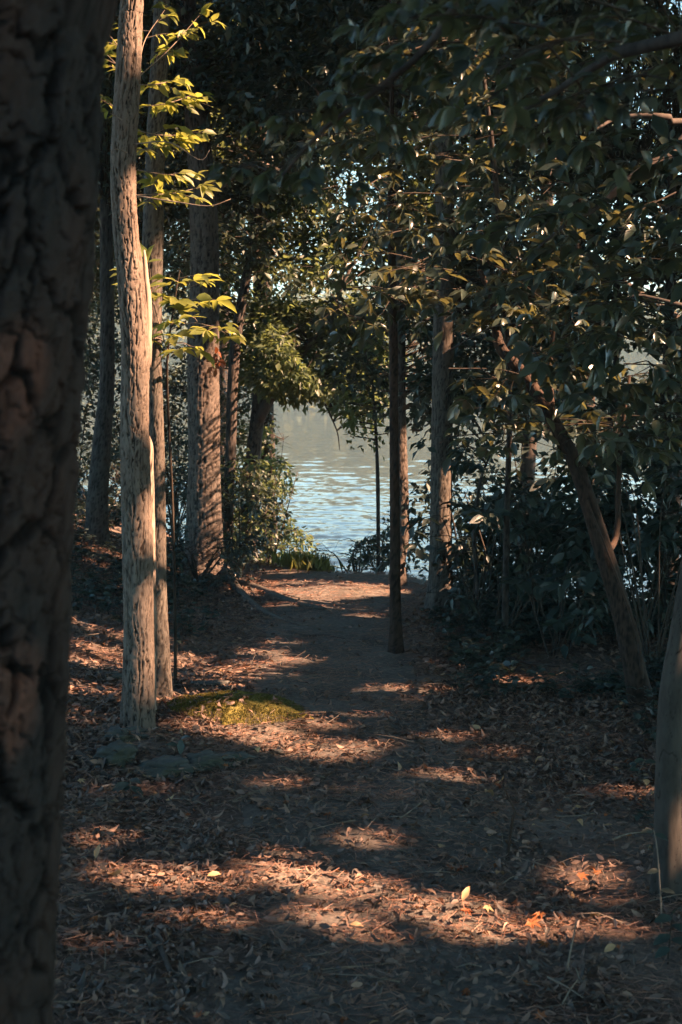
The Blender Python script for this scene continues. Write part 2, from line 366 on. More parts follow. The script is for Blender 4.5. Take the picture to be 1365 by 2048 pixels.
BARK = bark_mat('ridged_bark', (0.0796, 0.0608, 0.0494), (0.1658, 0.1308, 0.1067), (0.1260, 0.0913, 0.0702), 45)
BARK_DARK = bark_mat('dark_bark', (.02, .018, .016), (.065, .055, .05), (.07, .05, .04), 30)
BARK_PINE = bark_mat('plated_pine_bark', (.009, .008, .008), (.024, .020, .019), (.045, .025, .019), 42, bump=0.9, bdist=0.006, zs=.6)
BARK_GREY = bark_mat('grey_bark', (0.0350, 0.0301, 0.0266), (0.0980, 0.0840, 0.0700), (0.0805, 0.0630, 0.0525), 60)
BARK_BROWN = bark_mat('brown_thin_bark', (0.0150, 0.0105, 0.0083), (0.0450, 0.0285, 0.0203), (0.0600, 0.0338, 0.0232), 50)
BARK_SMOOTH = bark_mat('smooth_dark_bark', (0.0210, 0.0189, 0.0168), (0.0595, 0.0525, 0.0455), (0.0420, 0.0336, 0.0280), 22, bump=.6)
WOOD_BARE = bark_mat('bleached_dead_wood', (0.1860, 0.1364, 0.1054), (0.3720, 0.2914, 0.2356), (0.3100, 0.2232, 0.1674), 40)
TWIG = bark_mat('twig_bark', (0.0160, 0.0136, 0.0112), (0.0480, 0.0376, 0.0304), (0.0560, 0.0400, 0.0280), 40)
BARK_B = bark_mat('deep_ridged_bark', (0.0504, 0.0410, 0.0360), (0.1152, 0.0936, 0.0792), (0.0936, 0.0684, 0.0562), 45)
TWIG_PALE = bark_mat('pale_twig_bark', (.10, .08, .06), (.22, .17, .13), (.18, .13, .10), 40)
LEAF_BIG = leaf_mat('broad_glossy_leaf', [(.022, .036, .032), (.04, .056, .045), (.07, .08, .05)], (.20, .19, .06), rough=.30, tmix=.25, spec=.6)
LEAF_YEL = leaf_mat('sun_tinted_leaf', [(.08, .10, .03), (.13, .15, .035), (.18, .18, .04)], (.40, .42, .08), rough=.5, tmix=.42)  # yellow of sunlit foliage put into the leaf colour
LEAF_MID = leaf_mat('woodland_leaf', [(.02, .034, .031), (.036, .052, .043), (.066, .078, .048)], (.09, .11, .05), rough=.42, tmix=.2)
LEAF_BACK = leaf_mat('brightened_backdrop_leaf', [(.05, .075, .062), (.08, .105, .08), (.13, .145, .09)], (.18, .22, .09), rough=.4, tmix=.3)  # colour brightened to stand in for skylight the thick crowns block
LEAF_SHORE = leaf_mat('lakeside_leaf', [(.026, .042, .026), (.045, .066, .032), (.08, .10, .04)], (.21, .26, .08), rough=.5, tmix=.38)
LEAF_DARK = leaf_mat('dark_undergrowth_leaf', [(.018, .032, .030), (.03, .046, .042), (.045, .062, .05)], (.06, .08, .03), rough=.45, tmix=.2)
LITTER = leaf_mat('dry_fallen_leaf', [(.045, .041, .038), (.08, .07, .062), (.135, .095, .078), (.20, .135, .105), (.31, .19, .135), (.07, .064, .058)], (.30, .13, .05), rough=.6, tmix=.12, spec=.35)
LITTER_RED = leaf_mat('rusty_fallen_leaf', [(.30, .09, .035), (.38, .15, .05)], (.45, .12, .03), rough=.6, tmix=.25)
LITTER_TAN = leaf_mat('tan_fallen_leaf', [(.40, .24, .12), (.48, .32, .17)], (.45, .25, .08), rough=.6, tmix=.2)
NEEDLE = leaf_mat('dry_pine_needle', [(.12, .07, .05), (.25, .13, .09), (.40, .20, .13)], (.2, .1, .05), rough=.6, tmix=.1)
GRASS = leaf_mat('shore_grass_blade', [(.05, .06, .02), (.12, .13, .035), (.2, .19, .06)], (.4, .38, .08), rough=.5, tmix=.35)

def ground_mat():
    m, nt, out = M('forest_floor'); co = tc(nt)
    n1 = nd(nt, 'TexNoise', Scale=40.0, Detail=8.0, Roughness=0.7); nt.links.new(co, n1.inputs['Vector'])
    n2 = nd(nt, 'TexNoise', Scale=1.1, Detail=4.0); nt.links.new(co, n2.inputs['Vector'])
    r1 = ramp(nt, n1.outputs[0], [(.3, (.035, .025, .02)), (.5, (.10, .065, .05)), (.7, (.20, .13, .10))])
    r2 = ramp(nt, n1.outputs[0], [(.3, (.09, .075, .065)), (.7, (.22, .17, .145))])
    mx = nd(nt, 'MixRGB'); rr = ramp(nt, n2.outputs[0], [(.45, (0, 0, 0)), (.62, (1, 1, 1))]); nt.links.new(rr.outputs[0], mx.inputs[0])
    nt.links.new(r1.outputs[0], mx.inputs[1]); nt.links.new(r2.outputs[0], mx.inputs[2])
    b = nd(nt, 'BsdfPrincipled', Roughness=.9); b.inputs['Specular IOR Level'].default_value = .2
    nt.links.new(mx.outputs[0], b.inputs['Base Color'])
    bp = nd(nt, 'Bump', Strength=.8, Distance=.02); nt.links.new(n1.outputs[0], bp.inputs['Height']); nt.links.new(bp.outputs[0], b.inputs['Normal'])
    nt.links.new(b.outputs[0], out.inputs[0]); return m
def path_mat():
    m, nt, out = M('trodden_dirt'); co = tc(nt)
    n1 = nd(nt, 'TexNoise', Scale=34.0, Detail=8.0, Roughness=0.7); nt.links.new(co, n1.inputs['Vector'])
    n2 = nd(nt, 'TexNoise', Scale=3.0, Detail=4.0); nt.links.new(co, n2.inputs['Vector'])
    r1 = ramp(nt, n1.outputs[0], [(.3, (.06, .054, .05)), (.55, (.14, .12, .105)), (.75, (.24, .20, .175))])
    mx = nd(nt, 'MixRGB', blend_type='MULTIPLY'); mx.inputs[0].default_value = .6
    r2 = ramp(nt, n2.outputs[0], [(.35, (.6, .57, .53)), (.65, (1, 1, 1))])
    nt.links.new(r1.outputs[0], mx.inputs[1]); nt.links.new(r2.outputs[0], mx.inputs[2])
    b = nd(nt, 'BsdfPrincipled', Roughness=.9); b.inputs['Specular IOR Level'].default_value = .2
    nt.links.new(mx.outputs[0], b.inputs['Base Color'])
    bp = nd(nt, 'Bump', Strength=.7, Distance=.012); nt.links.new(n1.outputs[0], bp.inputs['Height']); nt.links.new(bp.outputs[0], b.inputs['Normal'])
    nt.links.new(b.outputs[0], out.inputs[0]); return m
def water_mat():
    m, nt, out = M('rippled_lake_water')
    b = nd(nt, 'BsdfPrincipled', Roughness=.06, IOR=1.33); b.inputs['Base Color'].default_value = (.012, .018, .018, 1)
    nt.links.new(b.outputs[0], out.inputs[0]); return m
def moss_mat():
    m, nt, out = M('green_moss'); co = tc(nt)
    n1 = nd(nt, 'TexNoise', Scale=60.0, Detail=6.0, Roughness=.7); nt.links.new(co, n1.inputs['Vector'])
    r1 = ramp(nt, n1.outputs[0], [(.3, (.05, .05, .02)), (.55, (.18, .15, .04)), (.75, (.30, .25, .08))])
    b = nd(nt, 'BsdfPrincipled', Roughness=.95); b.inputs['Specular IOR Level'].default_value = .1; nt.links.new(r1.outputs[0], b.inputs['Base Color'])
    bp = nd(nt, 'Bump', Strength=.9, Distance=.01); nt.links.new(n1.outputs[0], bp.inputs['Height']); nt.links.new(bp.outputs[0], b.inputs['Normal'])
    nt.links.new(b.outputs[0], out.inputs[0]); return m
def rock_mat():
    m, nt, out = M('lichen_grey_rock'); co = tc(nt)
    n1 = nd(nt, 'TexNoise', Scale=18.0, Detail=8.0, Roughness=.65); nt.links.new(co, n1.inputs['Vector'])
    n2 = nd(nt, 'TexNoise', Scale=5.0, Detail=4.0); nt.links.new(co, n2.inputs['Vector'])
    r1 = ramp(nt, n1.outputs[0], [(.3, (.03, .03, .028)), (.6, (.08, .077, .07)), (.8, (.14, .13, .12))])
    mx = nd(nt, 'MixRGB'); r2 = ramp(nt, n2.outputs[0], [(.48, (0, 0, 0)), (.62, (1, 1, 1))]); nt.links.new(r2.outputs[0], mx.inputs[0])
    nt.links.new(r1.outputs[0], mx.inputs[1]); mx.inputs[2].default_value = (.05, .05, .033, 1)
    b = nd(nt, 'BsdfPrincipled', Roughness=.9); nt.links.new(mx.outputs[0], b.inputs['Base Color'])
    bp = nd(nt, 'Bump', Strength=.7, Distance=.012); nt.links.new(n1.outputs[0], bp.inputs['Height']); nt.links.new(bp.outputs[0], b.inputs['Normal'])
    nt.links.new(b.outputs[0], out.inputs[0]); return m
GROUND, PATH, WATERM, MOSS, ROCK = ground_mat(), path_mat(), water_mat(), moss_mat(), rock_mat()

# ------------------------------------------------------------------ the setting
def grid(xs, ys, zf):
    X, Y = np.meshgrid(xs, ys); V = np.stack([X, Y, zf(X, Y)], -1).reshape(-1, 3); n = len(xs)
    i = np.arange(len(ys) - 1)[:, None] * n; j = np.arange(n - 1)[None]
    F = np.stack([i + j, i + j + 1, i + n + j + 1, i + n + j], -1).reshape(-1, 4)
    return V, F
def axis(a, b, step, lo, hi):
    mid = np.arange(a, b + step / 2, step)
    l = a - (a - lo) * np.linspace(0, 1, 40)[1:][::-1] ** 2.2; r = b + (hi - b) * np.linspace(0, 1, 50)[1:] ** 2.2
    return np.concatenate([l, mid, r])
V, F = grid(axis(-4, 4, .05, -500, 500), axis(2, 15, .06, -120, 600), gz)
kind(build('ground', [(V, F.ravel(), np.full(len(F), 4), 0)], [GROUND], smooth=True), 'structure')
def pathc(y): return 0.02 + 0.10 * np.sin(y * 0.5) + 0.12 * sstep(9, 12, y)
def pathw(y): return 0.50 + 0.05 * np.sin(y * 1.3) + 0.3 * sstep(10.5, 12.2, y)
ys = np.arange(1.0, 12.75, .05); us = np.linspace(-1, 1, 41)
UU, YY = np.meshgrid(us, ys); edge = 1 + .35 * (vnoise2(YY * 2.2, np.sign(UU) * 3.0 + 5, 14) - .5)
XX = pathc(YY) + UU * pathw(YY) * edge
ZZ = gz(XX, YY) + 0.006 - 0.012 * np.abs(UU) ** 8
V = np.stack([XX, YY, ZZ], -1).reshape(-1, 3); n = len(us)
i = np.arange(len(ys) - 1)[:, None] * n; j = np.arange(n - 1)[None]
F = np.stack([i + j, i + j + 1, i + n + j + 1, i + n + j], -1).reshape(-1, 4)
kind(build('path', [(V, F.ravel(), np.full(len(F), 4), 0)], [PATH], smooth=True), 'structure')
us = np.concatenate([-np.geomspace(30, .42, 30), np.linspace(-.41, .41, 430), np.geomspace(.42, 30, 30)])
ys = 1 / np.linspace(1 / 9.3, 1 / 205.0, 900)
UU, YY = np.meshgrid(us, ys); XX = UU * YY
def waves(x, y):
    w = .030 * (vnoise2(x * 3.3 + .4 * y, y * 5.2, 61) - .5) + .024 * (vnoise2(x * 7.1 - .6 * y, y * 10.5, 62) - .5) + .06 * (vnoise2(x * .9, y * 1.5 + .3 * x, 63) - .5) + .011 * (vnoise2(x * 15, y * 21, 64) - .5)
    return w * (.55 + .9 * vnoise2(x * .15, y * .12, 65))
V = np.stack([XX, YY, WATER + waves(XX, YY)], -1).reshape(-1, 3); n = len(us)
i = np.arange(len(ys) - 1)[:, None] * n; j = np.arange(n - 1)[None]
F = np.stack([i + j, i + j + 1, i + n + j + 1, i + n + j], -1).reshape(-1, 4)
kind(build('lake_water', [(V, F.ravel(), np.full(len(F), 4), 0)], [WATERM], smooth=True), 'structure')

# ------------------------------------------------------------------ foliage and trees
UP = np.array([0, 0, 1.0])
class Fol:
    """collects leaves and twigs of one crown"""
    def __init__(s): s.P = []; s.D = []; s.N = []; s.L = []; s.tw = []
    def add(s, P, D, N, L): s.P.append(P); s.D.append(D); s.N.append(N); s.L.append(np.broadcast_to(L, (len(P),)))
    def twig(s, pts, rad, n=3): s.tw.append(tube(pts, rad, n, 1, cap=False))
    def chunks(s, shape, aspect=.5, view=True, lake=.03, sunk=True, curl=(.4, 1.6)):
        if s.tw and sunk:      # no twig hangs across a gap either
            tp = np.concatenate([t[0] for t in s.tw]); own = np.repeat(np.arange(len(s.tw)), [len(t[0]) for t in s.tw])
            bad = set(own[~sunkeep(tp, 0.0)].tolist()); s.tw = [t for i, t in enumerate(s.tw) if i not in bad]
        if not s.P: return list(s.tw)
        P = np.concatenate(s.P); D = np.concatenate(s.D); N = np.concatenate(s.N); L = np.concatenate(s.L)
        k = np.ones(len(P), bool)
        if sunk: k &= sunkeep(P + nrm(D) * L[:, None] * .5, L * .22)
        if view: k &= viewkeep(P, lake)
        k &= P[:, 2] > np.where(P[:, 1] > 12, WATER, gz(P[:, 0], P[:, 1])) + .02
        P, D, N, L = P[k], D[k], N[k], L[k]
        return [leafs(shape, P, D, N, L, L * aspect * U(.8, 1.2, len(L)), U(*curl, len(L)))] + s.tw

def clump(f, c, r, n, ll, flat=.6, tilt=.5, droop=.3):
    o = nrm(rng.normal(size=(n, 3))) * (rng.random((n, 1)) ** .45); o[:, 2] *= flat
    P = c + o * r
    D = nrm(o + .5 * rng.normal(size=(n, 3)) * [1, 1, .5] - [0, 0, droop])
    N = nrm(UP + tilt * rng.normal(size=(n, 3)))
    f.add(P, D, N, ll * U(.6, 1.25, n))

def volume(f, ctr, rad, nclump, cr, per, ll, limbs=None, tilt=.5, shell=.5, droop=.3, zmin=None, twr=.0035):
    ctr = np.array(ctr, float); rad = np.array(rad, float)
    o = nrm(rng.normal(size=(nclump, 3))) * (shell + (1 - shell) * rng.random((nclump, 1))) ** .6
    cs = ctr + o * rad
    if zmin is not None: cs = cs[cs[:, 2] > zmin]
    for c in cs:
        r = cr * U(.6, 1.3)
        clump(f, c, r, int(per * U(.6, 1.4)), ll, tilt=tilt, droop=droop)
        if limbs is not None:
            q = limbs[np.argmin(np.linalg.norm(limbs - c, axis=1))]
            m = (q + c) / 2 + [U(-.15, .15), U(-.15, .15), .16 * np.linalg.norm(c - q)]
            f.twig(np.array([q, m, c]), [twr * 2, twr * 1.3, twr * .5])

def spray(f, p0, p1, nsub, sub, ll, style='pinnate', sag=.08, r0=.006, per=5, tilt=.35, droop=.35, both=True):
    """one leafy branch from p0 to p1: side twigs in a loose plane, leaves along them or in fans at the tips"""
    p0 = np.array(p0, float); p1 = np.array(p1, float); ln = np.linalg.norm(p1 - p0); t = nrm(p1 - p0)
    side = nrm(np.cross(t, UP) + .01)
    mid = (p0 + p1) / 2 + UP * sag * ln + side * U(-.08, .08) * ln
    pts = spline([p0, mid, p1], 9); f.twig(pts, np.linspace(r0, r0 * .35, 9), 5)
    for k in range(nsub + 1):
        last = k == nsub
        a = 1.0 if last else (.25 + .7 * (k + U(0, .6)) / nsub)
        q = pts[min(8, int(a * 8))]
        if last: d = t
        else: d = nrm(t * U(.3, .9) + side * (1 if k % 2 else -1) * U(.6, 1.0) + UP * U(-.25, .3))
        l = sub * U(.6, 1.2) * (.5 if last else 1)
        e = q + d * l - UP * droop * l * .4
        m = (q + e) / 2 + UP * .06 * l
        if not last: f.twig(np.array([q, m, e]), [r0 * .5, r0 * .35, r0 * .2], 3)
        nn = nrm(UP + tilt * rng.normal(size=3)); s2 = nrm(np.cross(d, nn))
        if style == 'fan':
            n = rng.integers(4, 7); an = np.radians(np.linspace(-85, 85, n) + U(-12, 12, n))
            D = np.cos(an)[:, None] * d + np.sin(an)[:, None] * s2 - UP * U(.1, .9, n)[:, None] * droop * 1.6
            N = nrm(nn + .3 * rng.normal(size=(n, 3)))
            f.add(np.repeat(e[None], n, 0), D, N, ll * U(.75, 1.2, n) * (1 - .25 * np.abs(an) / 1.5))
            if l > .25:
                n = 2; D = np.stack([s2, -s2]) * .9 + d * .5 - UP * .3; f.add(np.repeat(m[None], n, 0), D, N[:2], ll * U(.6, .9, n))
        else:
            n = per; a = U(.1, 1, n)[:, None]; P = (1 - a) ** 2 * q + 2 * a * (1 - a) * m + a * a * e
            sg = np.where(np.arange(n) % 2, 1, -1)[:, None]
            D = d * U(.3, 1, n)[:, None] + s2 * sg * U(.4, 1, n)[:, None] - UP * U(0, .6, n)[:, None]
            f.add(P, D, nrm(nn + tilt * rng.normal(size=(n, 3))), ll * U(.7, 1.2, n))

def px_path(lst):
    return np.array([at(x, y, d) for x, y, d in lst])
GROUPS = 'trees standing around the woodland path'
def tree(name, label, path, widths, bark, plate=(.025, .08), depth=.006, flare=.35, top=None, nring=48, seed=1, cat='tree', limbs=(), group=None, world=False, groove=.35, step=.02, lump=.03, nogrow=False, **kw):
    """path: (px,py,depth) from the foot up; widths in source pixels; top: world points the trunk goes on to above the frame"""
    P = np.array(path, float) if world else px_path(path)
    R = np.array([w / 2 for w in widths]) if world else np.array([w / 2 * p[1] / K for w, p in zip(widths, P)])
    P[0, 2] = min(P[0, 2], gz(P[0, 0], P[0, 1])) - .03
    if top is not None:
        T = np.array(top, float); P = np.vstack([P, T[:, :3]]); R = np.concatenate([R, T[:, 3]])
    # resample radii along arc length consistently with the spline parameter
    base = (P[0, 0], P[0, 1], float(gz(P[0, 0], P[0, 1])))
    root = thing(name, label, cat, base, group)
    ch, ax, rr, gv = trunk_mesh(P, R, plate, depth, flare, nlen=max(12, int(np.linalg.norm(np.diff(P, axis=0), axis=1).sum() / step)), nring=nring, seed=seed, groove=groove, lump=lump, **kw)
    build('trunk', [ch], [bark], root, base, smooth=True, attr=gv)
    lp = [ax[len(ax) // 2:]]
    for l in limbs:          # world points + radii
        l = np.array(l, float); pts = spline(l[:, :3], 12); rad = np.interp(np.linspace(0, 1, 12), np.linspace(0, 1, len(l)), l[:, 3])
        build('branch', [tube(pts, rad, 8)], [bark], root, base, smooth=True); lp.append(pts[3:])
    return root, base, np.vstack(lp)
def crown(root, base, f, mat, shape='kite', aspect=.5, twig=None, nm='crown', **kw):
    return build(nm, f.chunks(shape, aspect, **kw), [mat, twig or TWIG], root, base)

exec_order = []
# --- large dark pine trunk filling the left edge, close to the camera
edge_px = [(120, 2700), (120, 2048), (138, 1600), (152, 1400), (160, 1000), (186, 620), (203, 400), (209, 0), (212, -500)]
Yf = 1.75
fp = [( -303 + e, p, Yf) for e, p in edge_px]
pts = [list(at(*q)) for q in fp]; pts[0][2] = -.05
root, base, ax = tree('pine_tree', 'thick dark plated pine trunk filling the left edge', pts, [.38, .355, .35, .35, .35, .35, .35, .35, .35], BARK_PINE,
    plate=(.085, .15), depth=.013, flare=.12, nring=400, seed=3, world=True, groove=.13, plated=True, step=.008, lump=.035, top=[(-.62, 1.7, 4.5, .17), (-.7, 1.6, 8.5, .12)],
    limbs=[[(-.65, 1.65, 6, .06), (-1.4, 1.0, 6.8, .04), (-2.2, .4, 7.2, .02)], [(-.68, 1.6, 7, .06), (.2, 1.2, 7.6, .04), (1.0, .6, 7.9, .02)], [(-.66, 1.6, 6.6, .06), (-.4, 2.6, 7.3, .04), (-.2, 3.4, 7.6, .02)]])
f = Fol(); volume(f, (-.7, 1.6, 8.2), (2.4, 2.4, 1.6), 90, .55, 60, .13, ax)
crown(root, base, f, LEAF_MID, view=False)

# --- tree A: slender sunlit oak left of the path
root, base, ax = tree('oak_tree', 'slender oak with sunlit ridged bark, its foot among grey rocks',
    [(275, 1500, A_Y), (277, 1400, A_Y), (278, 1250, A_Y), (273, 1000, A_Y), (270, 850, A_Y), (271, 700, A_Y), (262, 560, A_Y), (251, 450, A_Y), (247, 330, A_Y), (255, 180, A_Y), (262, 40, A_Y), (264, -60, A_Y)],
    [66, 61, 60, 60, 57, 57, 53, 49, 49, 50, 46, 45], BARK, plate=(.026, .10), depth=.009, flare=.3, fur=True, seed=5, nring=130, step=.007,
    top=[(-.92, 6.4, 4.6, .045), (-.85, 6.5, 6.5, .03)], limbs=[[(-.93, 6.4, 4.4, .03), (-.3, 6.1, 5.2, .02), (.4, 5.9, 5.6, .01)], [(-.9, 6.4, 4.8, .03), (-1.7, 6.8, 5.4, .02), (-2.3, 7.0, 5.8, .01)]])
f = Fol(); volume(f, (-.9, 6.4, 5.9), (2.0, 2.0, 1.3), 60, .5, 55, .10, ax); crown(root, base, f, LEAF_MID, view=False)
# low twigs with thin leaves coloured sunlit yellow
f = Fol()
for a, b, ns, sub, d0, d1 in [((282,150),(400,30),6,.16,6.4,6.6),((280,120),(330,20),4,.14,6.4,6.7),((270,260),(370,270),6,.14,6.35,6.6),((275,215),(385,190),6,.15,6.4,6.7),((275,300),(350,285),4,.12,6.4,6.5),
                    ((272,390),(400,375),6,.15,6.4,6.7),((275,340),(350,350),4,.13,6.4,6.6),((245,240),(215,200),3,.12,6.4,6.6),((245,100),(212,60),3,.12,6.4,6.6),((245,150),(215,110),3,.12,6.4,6.6),
                    ((275,170),(350,160),4,.14,6.4,6.6)]:
    spray(f, at(*a, d0), at(*b, d1), ns, sub, .075, 'pinnate', sag=-.03, r0=.003, per=6)
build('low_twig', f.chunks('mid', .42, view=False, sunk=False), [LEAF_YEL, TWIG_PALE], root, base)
for pl in [[(270,288,6.3),(340,285,6.2),(400,320,6.2),(420,300,6.2)],[(275,392,6.3),(360,405,6.25),(420,412,6.2),(462,398,6.2)],[(255,305,6.25),(235,298,6.2),(222,303,6.2)],[(245,240,6.2),(228,230,6.2),(218,226,6.1)]]:
    build('bare_twig', [tube(spline(px_path(pl), 12), np.linspace(.0035, .0012, 12), 5)], [TWIG_PALE], root, base)

# --- dead broken stem behind A
root, base, ax = tree('broken_snag', 'pale barkless broken stem, standing against the right side of the slender sunlit oak',
    [(302, 1440, A_Y + .25), (303, 1250, A_Y + .25), (302, 1100, A_Y + .25), (301, 1000, A_Y + .25), (301, 900, A_Y + .25), (299, 872, A_Y + .25)], [20, 20, 19, 17, 13, 3], WOOD_BARE, plate=(.015, .2), depth=.001, flare=.2, nring=20, seed=4, cat='snag')
build('side_splinter', [tube(spline([at(298, 735, 6.42), at(297, 680, 6.41), at(297, 600, 6.42), at(293, 560, 6.42), at(289, 500, 6.43)], 20), np.array([.010, .014, .016, .017, .018, .016, .018, .017, .018, .016, .015, .016, .014, .015, .013, .012, .012, .010, .008, .004]), 8)], [WOOD_BARE], root, base, smooth=True)

# --- A2: second trunk right behind
root, base, ax = tree('oak_tree', 'shaded grey trunk just behind the slender sunlit oak, lit only at its mossy foot',
    [(322, 1430, A2_Y), (322, 1330, A2_Y), (318, 1180, A2_Y), (317, 1000, A2_Y), (314, 850, A2_Y), (308, 700, A2_Y), (306, 500, A2_Y), (312, 300, A2_Y), (320, 100, A2_Y), (325, -80, A2_Y)],
    [44, 36, 32, 30, 28, 30, 42, 38, 34, 30], BARK_GREY, plate=(.022, .07), depth=.004, fur=True, seed=8, nring=48, step=.012,
    top=[(-.85, 7, 5.0, .035), (-.8, 7, 7.0, .02)], limbs=[[(-.85, 7, 5, .03), (-.2, 7.4, 5.8, .02), (.3, 7.8, 6.2, .01)]])
f = Fol(); volume(f, (-.6, 7.4, 6.6), (2.0, 2.0, 1.2), 50, .5, 55, .10, ax); crown(root, base, f, LEAF_MID, view=False)

# sapling with big leaves coloured sunlit yellow between A and B
root, base, ax = tree('hickory_sapling', 'thin sapling with large pointed leaves coloured sunlit yellow between the slender and stout oaks',
    [(352, 1432, 7.3), (350, 1200, 7.2), (345, 1000, 7.1), (338, 850, 7.0), (335, 720, 6.9), (350, 600, 6.8), (360, 540, 6.8)], [7, 6, 6, 6, 5, 4, 3], TWIG, plate=(.02, .1), depth=.001, flare=.2, nring=10, seed=2, cat='sapling', lump=.01)
f = Fol()
for a, b, ns, sub, sty in [((335,700),(300,540),4,.14,'fan'),((345,640),(395,560),4,.14,'fan'),((340,660),(430,655),5,.14,'fan'),((350,620),(415,600),3,.12,'fan'),((338,690),(300,680),3,.12,'fan'),((400,655),(455,670),2,.10,'fan'),((340,690),(390,700),2,.10,'fan'),((350,600),(350,545),3,.12,'fan')]:
    spray(f, at(*a, 6.85), at(*b, 6.6), ns, sub, .115, sty, r0=.0035, droop=.12, tilt=.25)
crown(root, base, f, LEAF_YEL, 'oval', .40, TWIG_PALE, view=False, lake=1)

# --- B: stout trunk further back
root, base, ax = tree('oak_tree', 'stout ridged oak trunk on the left bank, its roots running towards the path',
    [(410, 1155, B_Y), (409, 1110, B_Y), (409, 1000, B_Y), (409, 900, B_Y), (408, 780, B_Y), (407, 680, B_Y), (410, 560, B_Y), (409, 450, B_Y), (402, 330, B_Y), (390, 200, B_Y), (375, 60, B_Y), (368, -80, B_Y)],
    [80, 72, 68, 62, 63, 62, 58, 56, 50, 46, 42, 40], BARK_B, plate=(.036, .14), depth=.013, flare=.35, fur=True, seed=12, nring=80, step=.015,
    top=[(-1.35, 12.2, 7.5, .07), (-1.2, 12.2, 10.0, .04)], limbs=[[at(400, 200, 12.2).tolist() + [.06], at(300, 80, 12.6).tolist() + [.04], at(240, 10, 13).tolist() + [.02]], [at(400, 400, 12.2).tolist() + [.05], at(500, 330, 12.8).tolist() + [.03], at(560, 340, 13.2).tolist() + [.015]]])
for pl, w in [([(440,1140),(470,1166),(520,1182),(580,1205),(650,1222)], .05),([(450,1160),(500,1205),(560,1240),(640,1262)], .035),([(380,1160),(350,1180),(300,1190)], .04)]:
    pp = [gpt(*q) for q in pl]; pp = np.array([[p[0], p[1], gz(p[0], p[1]) + w * .25] for p in pp]); pp[0, 2] += .06
    build('root', [tube(spline(pp, 20), np.linspace(w, w * .3, 20), 8)], [BARK_GREY], root, base, smooth=True)
f = Fol(); volume(f, (-1.2, 12.4, 6.8), (2.6, 2.2, 2.0), 90, .55, 60, .10, ax)
volume(f, (-.7, 11.9, 4.7), (1.6, 1.0, 1.0), 40, .4, 45, .09, ax); crown(root, base, f, LEAF_MID)
c = at(431, 716, B_Y - .28); n = 26
build('dry_leaves', [leafs('mid', c + .05 * rng.normal(size=(n, 3)), rng.normal(size=(n, 3)) - UP, rng.normal(size=(n, 3)), U(.05, .09, n), .04)], [LITTER_RED], root, base)

def trk(label, path, widths, bark, name='tree', crowns=(), crownmat=None, ll=.09, view=True, cat='tree', **kw):
    root, base, ax = tree(name, label, path, widths, bark, cat=cat, **kw)
    if crowns:
        f = Fol()
        for c, r, n, cr, per in crowns: volume(f, c, r, n, cr, per, ll, ax)
        crown(root, base, f, crownmat or LEAF_MID, view=view)
    return root, base, ax
# --- trunks around the lake shore
trk('dark slim trunk leaning right, directly behind the stout oak', [(452, 1120, 14), (455, 1050, 14), (462, 900, 14), (466, 760, 14), (478, 640, 14), (500, 520, 14), (520, 400, 14), (530, 250, 14)], [26, 24, 22, 22, 22, 18, 15, 10], BARK_DARK, seed=21,
    plate=(.03, .1), depth=.008, crowns=[((-.9, 14.2, 4.8), (1.8, 1.2, 1.5), 120, .4, 60), ((-1.0, 14.5, 3.0), (1.2, 1, .9), 70, .3, 40)])
trk('dark forked tree behind the shore bush, one limb leaning over the lake', [(500, 1120, 15), (500, 1000, 15), (508, 900, 15), (515, 840, 15), (522, 740, 15), (520, 640, 15), (510, 480, 15), (505, 300, 15)], [34, 32, 30, 28, 24, 20, 15, 10], BARK_DARK, seed=22,
    plate=(.03, .1), depth=.008, limbs=[[at(515, 845, 15).tolist() + [.065], at(545, 790, 14.9).tolist() + [.055], at(585, 735, 14.8).tolist() + [.045], at(650, 640, 14.5).tolist() + [.03], at(700, 540, 14.3).tolist() + [.015]],
           [at(540, 790, 15).tolist() + [.03], at(620, 770, 14.8).tolist() + [.02], at(670, 850, 14.6).tolist() + [.008], at(680, 900, 14.6).tolist() + [.004]]],
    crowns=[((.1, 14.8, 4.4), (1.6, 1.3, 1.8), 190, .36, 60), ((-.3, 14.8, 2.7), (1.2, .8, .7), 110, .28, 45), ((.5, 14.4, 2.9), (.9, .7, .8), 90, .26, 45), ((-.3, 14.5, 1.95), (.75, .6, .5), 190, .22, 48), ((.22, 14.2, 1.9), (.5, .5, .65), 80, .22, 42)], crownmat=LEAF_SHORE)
trk('reddish lit trunk seen between the dark pine and the slender oak', [(195, 1100, 12.5), (196, 1000, 12.5), (205, 880, 12.5), (215, 760, 12.5), (215, 600, 12.5), (212, 400, 12.5)], [44, 42, 36, 30, 28, 24], BARK_DARK, fur=True, seed=23, plate=(.03, .1), depth=.01,
    crowns=[((-2.1, 12.6, 4.6), (1.5, 1.2, 1.5), 55, .42, 50)])
trk('thin dark straight trunk in front of the lit lakeside trunk, right of the path', [(793, 1312, 8.5), (791, 1200, 8.5), (790, 1000, 8.5), (788, 800, 8.5), (787, 650, 8.5), (784, 500, 8.5), (782, 350, 8.5), (784, 200, 8.5)], [26, 22, 20, 18, 18, 16, 13, 9], BARK_BROWN, top=[(.3, 8.5, 4.3, .015), (.35, 8.5, 5.2, .006)], seed=24, nring=24,
    plate=(.03, .05), depth=.002, flare=.45, crowns=[((.4, 8.6, 4.6), (1.2, 1.0, .9), 40, .35, 45)], lump=.015)
